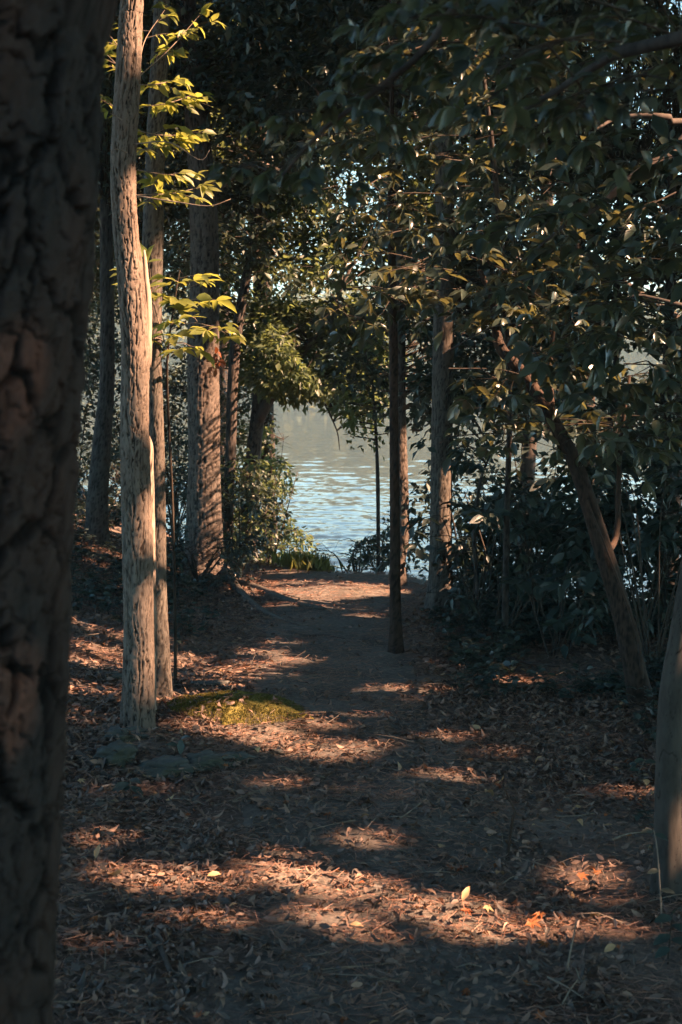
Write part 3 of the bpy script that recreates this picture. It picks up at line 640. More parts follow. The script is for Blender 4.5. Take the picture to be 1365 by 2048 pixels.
trk('curved lakeside trunk half hidden behind the thin dark straight one, sunlit at its foot', [(797, 1178, 11.4), (797, 1130, 11.4), (806, 1060, 11.4), (803, 940, 11.4), (801, 850, 11.4), (800, 720, 11.4), (798, 560, 11.4), (796, 400, 11.4)], [36, 28, 27, 26, 25, 24, 22, 18], BARK_B, top=[(.47, 11.5, 4.0, .03), (.5, 11.6, 5.4, .015)], seed=25,
    plate=(.03, .1), depth=.007, crowns=[((.6, 11.9, 4.2), (1.7, 1.0, 1.4), 130, .34, 55), ((.95, 12.3, 2.0), (1.1, .8, .8), 150, .24, 40)])
trk('straight grey oak trunk right of the path, one broad band of sun low on it', [(881, 1218, 10.2), (882, 1150, 10.2), (883, 1000, 10.2), (885, 850, 10.2), (888, 650, 10.2), (890, 500, 10.2), (890, 350, 10.2), (888, 150, 10.2), (885, -60, 10.2)], [52, 45, 43, 42, 42, 40, 38, 34, 30], BARK_GREY, fur=True, seed=26, nring=64,
    plate=(.016, .13), depth=.005, step=.012, top=[(.75, 10.2, 6.5, .04)], limbs=[[at(888, 300, 10.2).tolist() + [.03], at(960, 200, 9.8).tolist() + [.02], at(1040, 150, 9.5).tolist() + [.01]]],
    crowns=[((.8, 10.5, 4.9), (2.0, 1.4, 1.5), 130, .4, 60), ((1.3, 11.0, 2.0), (.8, .6, .8), 90, .24, 36)])
trk('dark stout trunk at the water edge, seen left of the leaning brown tree', [(1184, 1285, 10.0), (1184, 1150, 10.0), (1178, 950, 10.0), (1170, 800, 10.0), (1160, 600, 10.0), (1150, 350, 10.0)], [52, 46, 44, 40, 34, 28], BARK_DARK, seed=27, plate=(.03, .1), depth=.01,
    crowns=[((1.9, 10.2, 4.5), (1.7, 1.4, 1.6), 110, .42, 60), ((1.75, 10.6, 2.1), (1.3, .8, 1.2), 150, .27, 42)])
trk('dark thin upright trunk near the right edge, behind the leaning brown tree', [(1235, 1300, 9.4), (1232, 1150, 9.4), (1225, 900, 9.4), (1232, 650, 9.4), (1240, 400, 9.4)], [26, 24, 22, 18, 12], BARK_DARK, seed=28, plate=(.03, .1), depth=.006, nring=24,
    crowns=[((2.0, 9.4, 3.8), (1.4, 1.0, 1.4), 100, .36, 50)])
trk('dark trunk closest to the right edge behind the undergrowth', [(1325, 1290, 9.2), (1322, 1150, 9.2), (1330, 900, 9.2), (1340, 600, 9.2), (1345, 300, 9.2)], [30, 26, 24, 20, 14], BARK_DARK, seed=29, plate=(.03, .1), depth=.006, nring=24,
    crowns=[((2.4, 9.0, 3.6), (1.2, 1.0, 1.7), 110, .36, 50), ((2.1, 9.4, 1.9), (.9, .7, .9), 90, .25, 40)])
trk('very thin dark wavy sapling in the shade right of the grey oak', [(960, 1225, 9.8), (952, 1130, 9.8), (950, 1050, 9.8), (962, 960, 9.8), (985, 900, 9.8)], [10, 9, 8, 6, 4], BARK_DARK, name='sapling', cat='sapling', seed=30, plate=(.03, .1), depth=.001, nring=10, flare=.1,
    crowns=[((1.05, 9.8, 1.35), (.5, .4, .3), 14, .22, 22)], crownmat=LEAF_DARK, ll=.08)
trk('slim dark sapling at the shore, left of the curved lakeside trunk', [(758, 1180, 12.6), (757, 1080, 12.6), (756, 960, 12.6), (752, 860, 12.6), (745, 760, 12.6)], [9, 8, 8, 6, 4], BARK_DARK, name='sapling', cat='sapling', seed=31, plate=(.03, .1), depth=.001, nring=10, flare=.1,
    crowns=[((.25, 12.5, 1.55), (.35, .3, .55), 22, .2, 20)], crownmat=LEAF_SHORE, ll=.08)

# --- H: leaning brown tree at the right
H = [(1290, 1432, 6.95), (1272, 1350, 6.95), (1240, 1210, 7.0), (1195, 1060, 7.05), (1152, 930, 7.1), (1105, 840, 7.15), (1052, 755, 7.2), (1003, 697, 7.25), (993, 655, 7.3), (985, 600, 7.3), (960, 540, 7.3)]
root, base, ax = tree('leaning_tree', 'brown thin tree leaning left across the shade on the right, crooked at its top', H, [52, 44, 40, 36, 31, 28, 25, 22, 19, 14, 9], BARK_BROWN, plate=(.02, .04), depth=.003, flare=.15, nring=40, seed=33, step=.012,
    limbs=[[at(1215, 1105, 7.05).tolist() + [.02], at(1235, 1060, 7.2).tolist() + [.016], at(1240, 900, 7.3).tolist() + [.012], at(1260, 750, 7.3).tolist() + [.008]],
           [at(1105, 840, 7.15).tolist() + [.02], at(1100, 740, 7.3).tolist() + [.014], at(1110, 640, 7.3).tolist() + [.009]],
           [at(1290, 1420, 6.95).tolist() + [.012], at(1283, 1340, 6.9).tolist() + [.01], at(1270, 1250, 6.9).tolist() + [.008], at(1175, 1000, 6.95).tolist() + [.004]]])
f = Fol()
for k in range(105):
    px = U(960, 1400); py = U(420, 900); Yd = U(6.0, 8.2)
    q = at(px, py, Yd); d = nrm(np.array([U(-1, 1), U(-.8, .4), U(-.25, .15)])); spray(f, q - d * .25, q + d * U(.2, .4), 5, .17, U(.07, .115), 'fan', r0=.004, droop=.45, tilt=.5)
for k in range(16):
    px = U(1150, 1340); py = U(640, 800); q = at(px, py, U(6.3, 6.8)); d = nrm(np.array([U(-1, .4), U(-.8, .2), U(-.2, .1)])); spray(f, q - d * .2, q + d * .25, 4, .18, .13, 'fan', r0=.004, droop=.5)
crown(root, base, f, LEAF_BIG, 'oval', .42, lake=0)

# --- hickory carrying the big sunlit leaves top centre (foot hidden in the right-hand undergrowth)
root, base, ax = tree('hickory_tree', 'slim hickory right of the grey oak, its big leaves sunlit high above the path',
    [(1010, 1290, 8.6), (1012, 1150, 8.5), (1015, 1000, 8.3), (1020, 800, 8.0), (1010, 600, 7.8), (995, 400, 7.6), (980, 250, 7.5), (960, 100, 7.5)], [14, 13, 12, 12, 12, 12, 10, 8], BARK_DARK, plate=(.03, .08), depth=.001, flare=.15, nring=16, seed=35, lump=.01)
f = Fol()
for k in range(115):
    px = U(780, 1150) if k % 2 else U(660, 1200); py = U(60, 640); Yd = U(6.8, 8.6)
    q = at(px, py, Yd); d = nrm(np.array([U(-1, .6), U(-.8, .4), U(-.25, .12)])); spray(f, q - d * .25, q + d * U(.2, .4), 5, .17, U(.065, .11), 'fan', r0=.004, droop=.4, tilt=.5)
for px, py in [(900,110),(950,125),(930,190),(960,225),(990,245),(905,260),(935,150),(880,130),(980,190),(920,240),(740,585),(830,520),(870,570),(820,550),(850,600),(900,590),(1000,280),(1010,310)]:
    q = at(px + 8, py - 4, 7.3); d = nrm(np.array([U(-1, 1), U(-1, -.1), U(-.15, .15)])); spray(f, q - d * .15, q + d * .12, 2, .12, .125, 'fan', r0=.004, droop=.25, tilt=.3)
crown(root, base, f, LEAF_BIG, 'oval', .40, TWIG, lake=0)

# --- I: near smooth trunk at the right edge
root, base, ax = tree('smooth_barked_tree', 'smooth young trunk at the right edge of the picture rising from fallen leaves',
    [(1334, 1800, 4.4), (1336, 1700, 4.4), (1337, 1550, 4.4), (1342, 1400, 4.4), (1362, 1270, 4.4), (1390, 1100, 4.4), (1430, 850, 4.4), (1450, 500, 4.4)], [56, 50, 50, 46, 44, 42, 42, 40], BARK_SMOOTH, plate=(.07, .35), depth=.0006, flare=.3, nring=64, seed=37, step=.01, lump=.05, groove=.06,
    top=[(1.25, 4.4, 3.5, .055), (1.4, 4.3, 5.5, .035)])
f = Fol(); volume(f, (1.6, 4.2, 5.2), (1.6, 1.6, 1.1), 45, .45, 50, .11, ax)
crown(root, base, f, LEAF_MID, view=False)

# --- tree outside the frame on the right whose long limbs reach in
root, base, ax = tree('beech_tree', 'tree outside the right edge whose long bare limb slants down into the upper right corner',
    [(3.1, 6.3, .2), (3.0, 6.3, 2.0), (3.05, 6.4, 4.5), (3.0, 6.4, 7.0)], [.26, .22, .18, .12], BARK_DARK, world=True, plate=(.1, .03), depth=.001, seed=39,
    limbs=[[(3.0, 6.35, 3.3, .04)] + [at(1440, 230, 6.2).tolist() + [.028], at(1365, 292, 6.1).tolist() + [.022], at(1270, 350, 6.0).tolist() + [.018], at(1200, 412, 6.0).tolist() + [.014], at(1130, 450, 5.9).tolist() + [.009], at(1045, 525, 5.9).tolist() + [.004]],
           [(3.0, 6.35, 3.0, .03)] + [at(1420, 240, 6.4).tolist() + [.018], at(1330, 232, 6.3).tolist() + [.014], at(1240, 235, 6.3).tolist() + [.010], at(1190, 260, 6.2).tolist() + [.004]],
           [(3.0, 6.35, 1.9, .03)] + [at(1440, 620, 6.4).tolist() + [.018], at(1365, 610, 6.3).tolist() + [.010], at(1280, 590, 6.3).tolist() + [.006], at(1250, 600, 6.2).tolist() + [.003]]])
f = Fol()
for k in range(46):
    px = U(1090, 1420); py = U(60, 560); q = at(px, py, U(5.6, 6.8)); d = nrm(np.array([U(-1, .3), U(-.8, .4), U(-.25, .12)])); spray(f, q - d * .2, q + d * U(.2, .35), 4, .17, U(.08, .12), 'pinnate', r0=.004, droop=.35, per=6)
volume(f, (2.8, 6.4, 6.2), (2.2, 2.2, 1.6), 70, .5, 55, .12, ax)
crown(root, base, f, LEAF_BIG, 'mid', .45, lake=0)

# --- near overhead boughs, out of focus, hanging in from a tree behind right of the viewer
root, base, ax = tree('magnolia_tree', 'tree outside the frame whose dark blurred boughs hang across the top right nearest the viewer',
    [(2.2, 1.2, 0), (2.15, 1.2, 2.0), (2.1, 1.3, 4.0), (2.0, 1.3, 6)], [.22, .18, .14, .08], BARK_DARK, world=True, plate=(.05, .03), depth=.002, seed=41,
    limbs=[[(2.12, 1.25, 2.6, .03)] + [at(1100, -160, 2.7).tolist() + [.016], at(930, -10, 2.9).tolist() + [.010], at(850, 100, 3.0).tolist() + [.008], at(760, 175, 3.1).tolist() + [.007], at(640, 265, 3.1).tolist() + [.005], at(565, 352, 3.1).tolist() + [.003]],
           [(2.12, 1.25, 2.4, .03)] + [at(1420, 60, 2.6).tolist() + [.014], at(1250, 100, 2.8).tolist() + [.010], at(1100, 190, 2.9).tolist() + [.006], at(1010, 240, 3.0).tolist() + [.003]]])
f = Fol()
for k in range(24):
    px = U(960, 1400); py = U(-30, 290) ; py = py - max(0, (px - 1250)) * .3; q = at(px, py, U(2.5, 3.4)); d = nrm(np.array([U(-1, .3), U(-.5, .5), U(-.35, .1)])); spray(f, q - d * .12, q + d * U(.1, .2), 5, .09, U(.042, .065), 'fan', r0=.003, droop=.4)
for t in np.linspace(0, 1, 16):
    q = at(1000 + (560 - 1000) * t + U(-30, 30), -20 + 370 * t + U(-60, 40), 3.05); d = nrm(np.array([U(-1, .5), U(-.5, .5), U(-.4, .1)])); spray(f, q, q + d * U(.08, .16), 4, .07, U(.042, .06), 'fan', r0=.0025, droop=.5)
volume(f, (1.9, 1.2, 5.6), (1.8, 1.8, 1.2), 50, .45, 50, .11, ax)
crown(root, base, f, LEAF_BIG, 'oval', .50, sunk=True, view=False)

# --- further trees along the shore and left bank: crowns that close the upper background
rows = [ # x, y, crown bottom z, crown radius, height to top, leaf material
    (-3.4, 15.2, 2.3, 1.7, 8), (-2.3, 17.0, 2.4, 1.8, 9), (-4.6, 17.8, 1.0, 2.2, 9), (-0.9, 16.0, 3.6, 1.7, 8.5), (1.12, 15.4, 2.7, 1.6, 8), (1.9, 14.2, 2.4, 1.6, 8), (3.2, 13.4, 1.9, 1.7, 8),
    (-2.9, 12.2, 3.4, 1.5, 7.5), (4.4, 11.4, 1.5, 1.8, 8), (0.93, 12.9, 4.0, 1.5, 7.5), (-1.8, 20.5, 3.0, 2.2, 10)]
rlab = ['background tree behind the reddish trunk at the left', 'dark background crown above the left bank bushes', 'bushy tree furthest left on the bank',
        'tall shaded crown over the forked shore tree', 'lakeside crown hanging above the open water in the middle', 'lakeside crown with yellow-lit leaves right of the grey oak', 'dark leafy lakeside tree behind the leaning brown tree',
        'dark crown between the slender oak and the stout oak, high up', 'dense dark tree at the far right shore', 'crown overhead above the end of the path', 'far crown on the left shore seen above the forked tree']
for k, (x, y, z0, r, zt) in enumerate(rows):
    zg = max(float(gz(x, y)), WATER + .0) ; zc = (z0 + zt) / 2
    path = [(x, y, zg), (x + U(-.1, .1), y, zg + 1.5), (x + U(-.2, .2), y, zc), (x + U(-.3, .3), y, zt - .6)]
    limbs = [[(x, y, z, .05), (x + r * .5 * math.cos(a), y + r * .5 * math.sin(a), z + .5, .03), (x + r * .85 * math.cos(a), y + r * .85 * math.sin(a), z + .7, .015)] for z, a in zip(np.linspace(z0 + .3, zt - 1.5, 5), U(0, 6.3, 5))]
    root, base, ax = tree('background_tree', rlab[k], path, [.20, .16, .12, .05], BARK_DARK, world=True, plate=(.04, .12), depth=.006, seed=50 + k, limbs=limbs, nring=24, step=.05)
    f = Fol(); h = (zt - z0) / 2
    volume(f, (x, y, zc), (r, r * .8, h), int(140 * r * h), .40, 95, .07, ax, shell=.35)
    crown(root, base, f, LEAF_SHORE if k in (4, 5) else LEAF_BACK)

# --- unseen trees added outside the frame, crowns shaped to shade the path
can = [(4.6, -2.2), (5.2, 2.2), (5.6, 6.4), (8.6, -4.4), (8.8, -.2), (9.4, 4.0), (9.8, 7.6), (12.6, -5.5), (13.0, -1.0), (13.4, 3.4), (6.6, -7.0), (1.4, -3.0), (-3.2, 1.0), (-4.2, 6.2), (-5.0, 11.0), (-2.0, -3.4), (16.5, -7), (17, -2), (16.8, 2.5), (7.4, 9.0), (12.6, 7.4), (16.5, 6.5), (3.6, 9.3)]
MAIN = LR >= .07
def blocks(pts, rad):
    """how many of the larger sun gaps a limb or trunk would stand in"""
    s = 0
    pts = spline(pts, 14)
    for c, r in zip(LP[MAIN], LR[MAIN]):
        q = pts - c; t = q @ S; d = np.linalg.norm(q - t[:, None] * S, axis=1)
        s += ((d < r + rad + .12) & (t > .3)).any()
    return s
# where twigs are wanted: on the way from every shaded spot of the scene towards the sun
nq = 3600
Q = np.stack([U(-4.2, 4.2, nq), U(1.2, 13.5, nq), U(0, 5.5, nq)], -1); Q[900:1060] = np.stack([U(-.7, -.1, 160), U(1.0, 2.2, 160), U(.3, 3.0, 160)], -1); Q[1060:2300, 2] = 0; Q[1060:2300, 1] = U(2.5, 9.5, 1240); Q[1060:2300, 0] = U(-2.5, 2.8, 1240)
Hq = U(6.2, 11.5, nq); Q = Q + S * ((Hq - Q[:, 2]) / S[2])[:, None]
plan = []
for k, (x, y) in enumerate(can):
    best = None
    for _ in range(14):
        bx, by = x + U(-.8, .8), y + U(-.8, .8); tp = [(bx, by, 0), (bx + .05, by, 2.5), (bx - .05, by, 6), (bx, by, 10)]
        sc_ = blocks(tp, .2)
        if best is None or sc_ < best[0]: best = (sc_, bx, by)
    plan.append(best[1:])
plan = np.array(plan); own = np.argmin(np.hypot(Q[:, None, 0] - plan[None, :, 0], Q[:, None, 1] - plan[None, :, 1]), axis=1)
for k, (x, y) in enumerate(plan):
    zg = float(gz(x, y)); r = U(2.5, 3.0); zc = 8.2 + U(-.6, .6) + (1.2 if x > 11 else 0); limbs = []
    for z in np.linspace(5.2, 9.5, 6):
        best = None
        for _ in range(14):
            a = U(0, 6.3); l = [(x, y, z, .06), (x + r * .5 * math.cos(a), y + r * .5 * math.sin(a), z + U(.3, .9), .035), (x + r * .85 * math.cos(a), y + r * .85 * math.sin(a), z + U(.6, 1.3), .015)]
            sc_ = blocks(np.array(l)[:, :3], .04)
            if best is None or sc_ < best[0]: best = (sc_, l)
        limbs.append(best[1])
    root, base, ax = tree('unseen_shade_tree', 'unseen broadleaf tree added outside the picture to shade the path', [(x, y, zg), (x + .05, y, 2.5), (x - .05, y, 6), (x, y, zc + 2)], [.34, .28, .22, .08], BARK, world=True, plate=(.04, .12), depth=.008, seed=80 + k, limbs=limbs, nring=32, step=.04, group='added shade trees outside the picture')
    f = Fol(); volume(f, (x, y, zc), (r, r, 3.0), 150, .62, 80, .17, ax, shell=.2, twr=.004)
    for c in Q[own == k]:
        clump(f, c, .62 * U(.7, 1.2), 85, .17)
        q = ax[np.argmin(np.linalg.norm(ax - c, axis=1))]; f.twig(np.array([q, (q + c) / 2 + UP * .15, c]), [.009, .006, .003])
    crown(root, base, f, LEAF_MID, aspect=.55, view=False)

# --- far shore
f = Fol()
n = 1500
n = 5200; X = U(-75, 75, n); Yd = 178 + 50 * rng.random(n) ** 1.8; H = U(7, 17, n) + 3 * np.sin(X * .12); Z = np.maximum(gz(X, Yd), WATER) - .5
T = rng.random((n, 22)) ** .8
for k in range(22):
    th = U(0, 6.28, n); rr = 3.2 * np.sqrt(1 - T[:, k] * .9) * U(.3, 1, n)
    f.add(np.stack([X + rr * np.cos(th), Yd + rr * np.sin(th), Z + T[:, k] * H], -1), rng.normal(size=(n, 3)), nrm(UP + .8 * rng.normal(size=(n, 3))), U(.7, 1.5, n))
P = np.concatenate(f.P); D = np.concatenate(f.D); N = np.concatenate(f.N); L = np.concatenate(f.L)
FARLEAF = leaf_mat('far_shore_foliage', [(.035, .05, .022), (.07, .08, .025), (.12, .115, .03)], (.25, .23, .05), rough=.7, tmix=.3)
kind(build('far_shore_wood', [leafs('kite', P, D, N, L, L * .6)], [FARLEAF]), 'stuff', 'sunlit wood along the far shore of the lake', 'wood')

# ------------------------------------------------------------------ bushes and undergrowth
def bush(label, x, y, rx, rz, n, mat, ll=.06, zlift=0., name='bush', per=30, cr=.16, shape='kite', asp=.5, view=True, group=None, lake=0.0, stems=7):
    zg = max(float(gz(x, y)), WATER); base = (x, y, zg)
    root = thing(name, label, 'bush', base, group)
    st = []; axp = []
    for k in range(stems):
        a = U(0, 6.28); e = np.array([x + rx * .6 * math.cos(a), y + rx * .6 * math.sin(a), zg + rz * U(.9, 1.7)])
        pts = spline([np.array(base) - UP * .03, (np.array(base) + e) / 2 + [U(-.1, .1), U(-.1, .1), .1], e], 8); st.append(tube(pts, np.linspace(.010, .003, 8), 5)); axp.append(pts[2:])
    build('stem', st, [TWIG], root, base)
    f = Fol(); volume(f, (x, y, zg + rz * .95 + zlift), (rx, rx * .8, rz), n, cr, per, ll, np.vstack(axp), shell=.3, twr=.002)
    build('foliage', f.chunks(shape, asp, view=view, lake=lake), [mat, TWIG], root, base)
    return root
def at_xy(px, py, Y):
    p = at(px, py, Y); return p[0], p[1]
bl = [('yellow-lit leafy bush hanging over the water left of the lake view', 505, 15.6, .6, 1.2, 100, LEAF_SHORE, .07),
      ('tall shrub between the forked tree and the stout oak', 470, 15.9, .5, 1.6, 100, LEAF_MID, .07),
      ('leafy shore bush with yellow-lit sprigs, left of the open water', 530, 14.0, .55, .75, 60, LEAF_SHORE, .07),
      ('dark bush at the waterline under the forked tree', 480, 13.6, .45, .55, 40, LEAF_MID, .07),
      ('low bush on the shore at the end of the path, before the bright water', 715, 12.8, .42, .28, 34, LEAF_MID, .06),
      ('low dark bush filling the gap between the slim and curved lakeside trunks', 770, 12.9, .30, .38, 26, LEAF_MID, .06),
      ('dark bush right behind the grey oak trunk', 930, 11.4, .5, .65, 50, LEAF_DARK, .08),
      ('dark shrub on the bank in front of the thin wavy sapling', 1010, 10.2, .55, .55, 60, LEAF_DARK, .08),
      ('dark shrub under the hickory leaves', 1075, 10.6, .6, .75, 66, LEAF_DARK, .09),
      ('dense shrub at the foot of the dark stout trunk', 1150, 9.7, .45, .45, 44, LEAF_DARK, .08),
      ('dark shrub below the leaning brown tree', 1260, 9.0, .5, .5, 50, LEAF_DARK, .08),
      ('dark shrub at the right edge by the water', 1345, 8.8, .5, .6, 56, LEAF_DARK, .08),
      ('shrub covering the foot of the stout oak', 395, 11.6, .5, .22, 50, LEAF_DARK, .05),
      ('low shrub between the stout oak and the grey trunk', 350, 12.6, .45, .6, 50, LEAF_DARK, .06),
      ('low shrub behind the dark pine', 200, 13.4, .7, .5, 60, LEAF_DARK, .06),
      ('tall bush at the left back bank', 255, 14.6, .9, 1.2, 110, LEAF_MID, .07),
      ('tall bush between the slender and stout oaks, before the lake', 345, 15.2, .8, 1.1, 100, LEAF_MID, .07),
      ('tall dark bush further left behind the dark pine', 150, 15.0, .9, 1.3, 90, LEAF_MID, .07)]
for lab, px, Y, rx, rz, n, mat, ll in bl:
    x = (px - 682.5) / K * Y; bush(lab, x, Y, rx, rz, n, mat, ll)
# overhanging dark leafy stems on the right shore slope
for k, (px, py, Y) in enumerate([(960, 1040, 9.2), (1080, 1010, 8.8), (1000, 1130, 8.6), (1300, 1040, 8.2), (1330, 900, 7.6), (1120, 1160, 8.2)]):
    labs = ['thin arching shrub right of the grey oak', 'arching shrub in the dark middle of the right bank', 'low arching shrub before the wavy sapling', 'arching shrub right of the leaning brown tree', 'upper arching shrub at the right edge', 'low arching shrub left of the leaning brown tree']
    q = at(px, py, Y); g = np.array([q[0], q[1] + .1, gz(q[0], q[1] + .1)]); root = thing('arching_shrub', labs[k], 'shrub', tuple(g))
    f = Fol(); st = []
    for j in range(8):
        e = q + np.array([U(-.45, .45), U(-.4, .4), U(-.25, .3)]); m = (g + e) / 2 + [U(-.1, .1), U(-.1, .1), .25]
        pts = spline([g + [U(-.05, .05), U(-.05, .05), -.03], m, e], 10); st.append(tube(pts, np.linspace(.005, .002, 10), 5))
        d = nrm(np.array([U(-1, 1), U(-.8, .5), U(-.3, .1)])); spray(f, e, e + d * U(.2, .45), 5, .16, U(.08, .11), 'pinnate', r0=.003, droop=.4, per=6)
    build('stem', st, [TWIG], root, tuple(g)); build('foliage', f.chunks('mid', .45, lake=0), [LEAF_DARK, TWIG], root, tuple(g))

# low plants covering the banks
def cover(name, label, regions, mat, ll, per_m, hh, shape='mid', asp=.5):
    out = Fol()
    for x0, x1, y0, y1, dens in regions:
        n = int((x1 - x0) * (y1 - y0) * dens)
        for _ in range(n):
            x = U(x0, x1); y = U(y0, y1)
            if vnoise2(np.array([x * 1.6]), np.array([y * 1.6]), 33)[0] < .36: continue
            if abs(x - float(pathc(y))) < float(pathw(y)) * 1.1 and y > 6 and y < 13: continue
            g = np.array([x, y, float(gz(x, y))]); h = hh * U(.5, 1.4)
            top = g + [U(-.06, .06), U(-.06, .06), h]; out.twig(np.array([g - UP * .01, (g + top) / 2 + [U(-.02, .02), 0, 0], top]), [.002, .0015, .001])
            m = per_m; a = U(0, 6.28, m); D = np.stack([np.cos(a), np.sin(a), U(-.2, .5, m)], -1)
            out.add(g + np.outer(U(.4, 1, m), top - g), D, nrm(UP + .35 * rng.normal(size=(m, 3))), ll * U(.6, 1.2, m))
    kind(build(name, out.chunks(shape, asp, view=True, lake=0), [mat, TWIG]), 'stuff', label, 'plants')
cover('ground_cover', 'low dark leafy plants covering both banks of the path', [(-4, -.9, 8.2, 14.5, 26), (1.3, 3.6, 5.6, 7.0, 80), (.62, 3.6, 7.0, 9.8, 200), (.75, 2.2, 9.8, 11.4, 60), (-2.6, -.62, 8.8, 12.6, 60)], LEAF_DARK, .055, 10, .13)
cover('low_seedlings', 'low green seedlings among fallen leaves on the right', [(1.05, 2.6, 3.4, 5.8, 34)], LEAF_DARK, .045, 6, .07)

# shore grass
n = 1500; c = at_xy(618, 1130, 12.9)
x = c[0] + rng.normal(size=n) * .11; y = c[1] + rng.normal(size=n) * .25; P = np.stack([x, y, gz(x, y)], -1)
D = nrm(np.stack([U(-.5, .5, n), U(-.5, .5, n), np.ones(n)], -1))
o = build('shore_grass', [leafs('kite', P, D, rng.normal(size=(n, 3)), U(.07, .2, n), .006)], [GRASS]); kind(o, 'stuff', 'tuft of pale sunlit grass on the shore at the end of the path', 'grass')

# ------------------------------------------------------------------ leaf litter
def scatter(n, x0, x1, y0, y1):
    return U(x0, x1, n), U(y0, y1, n)
def litter(shape, n, x0, x1, y0, y1, l0, l1, asp, lift=.006, tilt=.35, thin=None):
    x, y = scatter(n, x0, x1, y0, y1)
    k = np.ones(n, bool)
    pd = np.abs(x - pathc(y)) / pathw(y)
    k &= ~((pd < 1.15) & (rng.random(n) < (.45 + .47 * sstep(5.5, 8.0, y)) * (1 - .6 * sstep(.7, 1.15, pd))))
    k &= (vnoise2(x * 2.3, y * 2.3, 17) + .35 * rng.random(n)) > .33
    k &= y < np.interp(x, CX, CY) + 1.0
    k &= (np.hypot(x + .5, (y - 6.75)) > .25) | (rng.random(n) < .18)
    x, y = x[k], y[k]; m = len(x)
    P = np.stack([x, y, gz(x, y) + U(.003, .022, m) + lift + .03 * (np.hypot(x + .5, y - 6.75) < .25)], -1); a = U(0, 6.28, m)
    D = np.stack([np.cos(a), np.sin(a), U(-.15, .25, m)], -1); N = nrm(UP + tilt * rng.normal(size=(m, 3)))
    L = U(l0, l1, m) * np.where(rng.random(m) < .12, 1.35, 1)
    return leafs(shape, P, D, N, L, L * asp * U(.8, 1.2, m), U(-2.5, 3.5, m))
ch = [litter('oval', 60000, -3.0, 3.2, 2.2, 7.5, .014, .044, .42), litter('lobed', 20000, -3.0, 3.2, 2.2, 7.5, .016, .045, .7), litter('mid', 46000, -4.5, 4.5, 6.5, 13.5, .022, .05, .5), litter('mid', 9000, -6, 6, -1, 3, .04, .08, .5)]
kind(build('leaf_litter', ch, [LITTER]), 'stuff', 'brown fallen leaves covering the forest floor', 'fallen leaves')
ch = [litter('lobed', 220, .4, 2.4, 3.0, 6.5, .022, .042, .8, .008), litter('lobed', 120, -2.2, .4, 3.0, 7, .022, .04, .8, .008)]
kind(build('rusty_leaf_litter', ch, [LITTER_RED]), 'stuff', 'rusty red fallen leaves scattered among the brown ones', 'fallen leaves')
ch = [litter('oval', 260, -2.5, 2.5, 3.0, 8, .03, .05, .5, .008)]
kind(build('tan_leaf_litter', ch, [LITTER_TAN]), 'stuff', 'pale tan curled fallen leaves lying on top of the litter', 'fallen leaves')
n = 130000
x, y = U(-3, 3.2, n), 2.4 + 10.5 * rng.random(n) ** 1.4
k = (vnoise2(x * 3.1 + 7, y * 3.1, 27) + .3 * rng.random(n)) > .42; k &= y < np.interp(x, CX, CY) + .5; x, y = x[k], y[k]; n = len(x)
P = np.stack([x, y, gz(x, y) + U(.006, .028, n)], -1); a = U(0, 6.28, n)
D = np.stack([np.cos(a), np.sin(a), U(-.15, .15, n)], -1)
kind(build('pine_needles', [leafs('needle', P, D, nrm(UP + .5 * rng.normal(size=(n, 3))), U(.03, .08, n), .0018)], [NEEDLE]), 'stuff', 'dry reddish pine needles strewn through the leaf litter', 'pine needles')

n = 1300; x, y = U(-3, 3.2, n), 2.4 + 9 * rng.random(n) ** 1.3; P = np.stack([x, y, gz(x, y) + U(.008, .03, n)], -1); a = U(0, 6.28, n)
D = np.stack([np.cos(a), np.sin(a), U(-.1, .18, n)], -1)
tw = [tube(np.array([p, p + d * l * .5 + [U(-.01, .01), U(-.01, .01), U(0, .012)], p + d * l + [U(-.02, .02), U(-.02, .02), 0]]), [w, w * .8, w * .5], 4) for p, d, l, w in zip(P, D, U(.05, .22, n), U(.001, .0025, n))]
kind(build('twig_litter', tw, [TWIG_PALE]), 'stuff', 'small broken twigs strewn through the fallen leaves', 'twigs')

# single leaves one can point at
def one_leaf(px, py, label, mat, shape, L, D, N, lift=.03):
    p = gpt(px, py); p = np.array([p[0], p[1], gz(p[0], p[1]) + lift])
    L *= .68; o = build('fallen_leaf', [leafs(shape, p[None], np.array([D], float), np.array([N], float), L, L * (.8 if shape == 'lobed' else .45), np.array([1.5]))], [mat], None, tuple(p)); return tag(o, label, 'fallen leaf')
one_leaf(192, 1735, 'tan fallen leaf standing upright near the foot of the dark pine', LITTER_TAN, 'oval', .07, (.2, .1, 1), (-.4, -1, .2))
one_leaf(1150, 1772, 'bright orange leaf lying in a sun spot on the right', LITTER_RED, 'lobed', .075, (1, .2, .1), (-.1, -.6, 1))
one_leaf(925, 1825, 'pale tan leaf tilted up in the sun right of the path middle', LITTER_TAN, 'oval', .075, (.3, .2, .6), (-.2, -1, .4))
one_leaf(965, 1842, 'golden fallen leaf lying flat beside the pale tilted one', LITTER_TAN, 'lobed', .06, (1, .3, .1), (0, -.5, 1))
one_leaf(415, 1775, 'curled orange-brown leaf in the left sun patch', LITTER_TAN, 'oval', .07, (1, .3, .25), (-.2, -.8, 1))
one_leaf(1050, 1872, 'rust-coloured oak leaf at the lower right', LITTER_RED, 'lobed', .08, (.8, .1, .3), (-.1, -.8, 1))
one_leaf(1208, 1925, 'pale pointed leaf at the lower right edge of the litter', LITTER_TAN, 'oval', .07, (1, .5, .5), (-.3, -1, .6))
one_leaf(700, 1870, 'cream leaf on the shaded middle foreground', LITTER_TAN, 'oval', .06, (1, .0, .1), (0, -.5, 1))
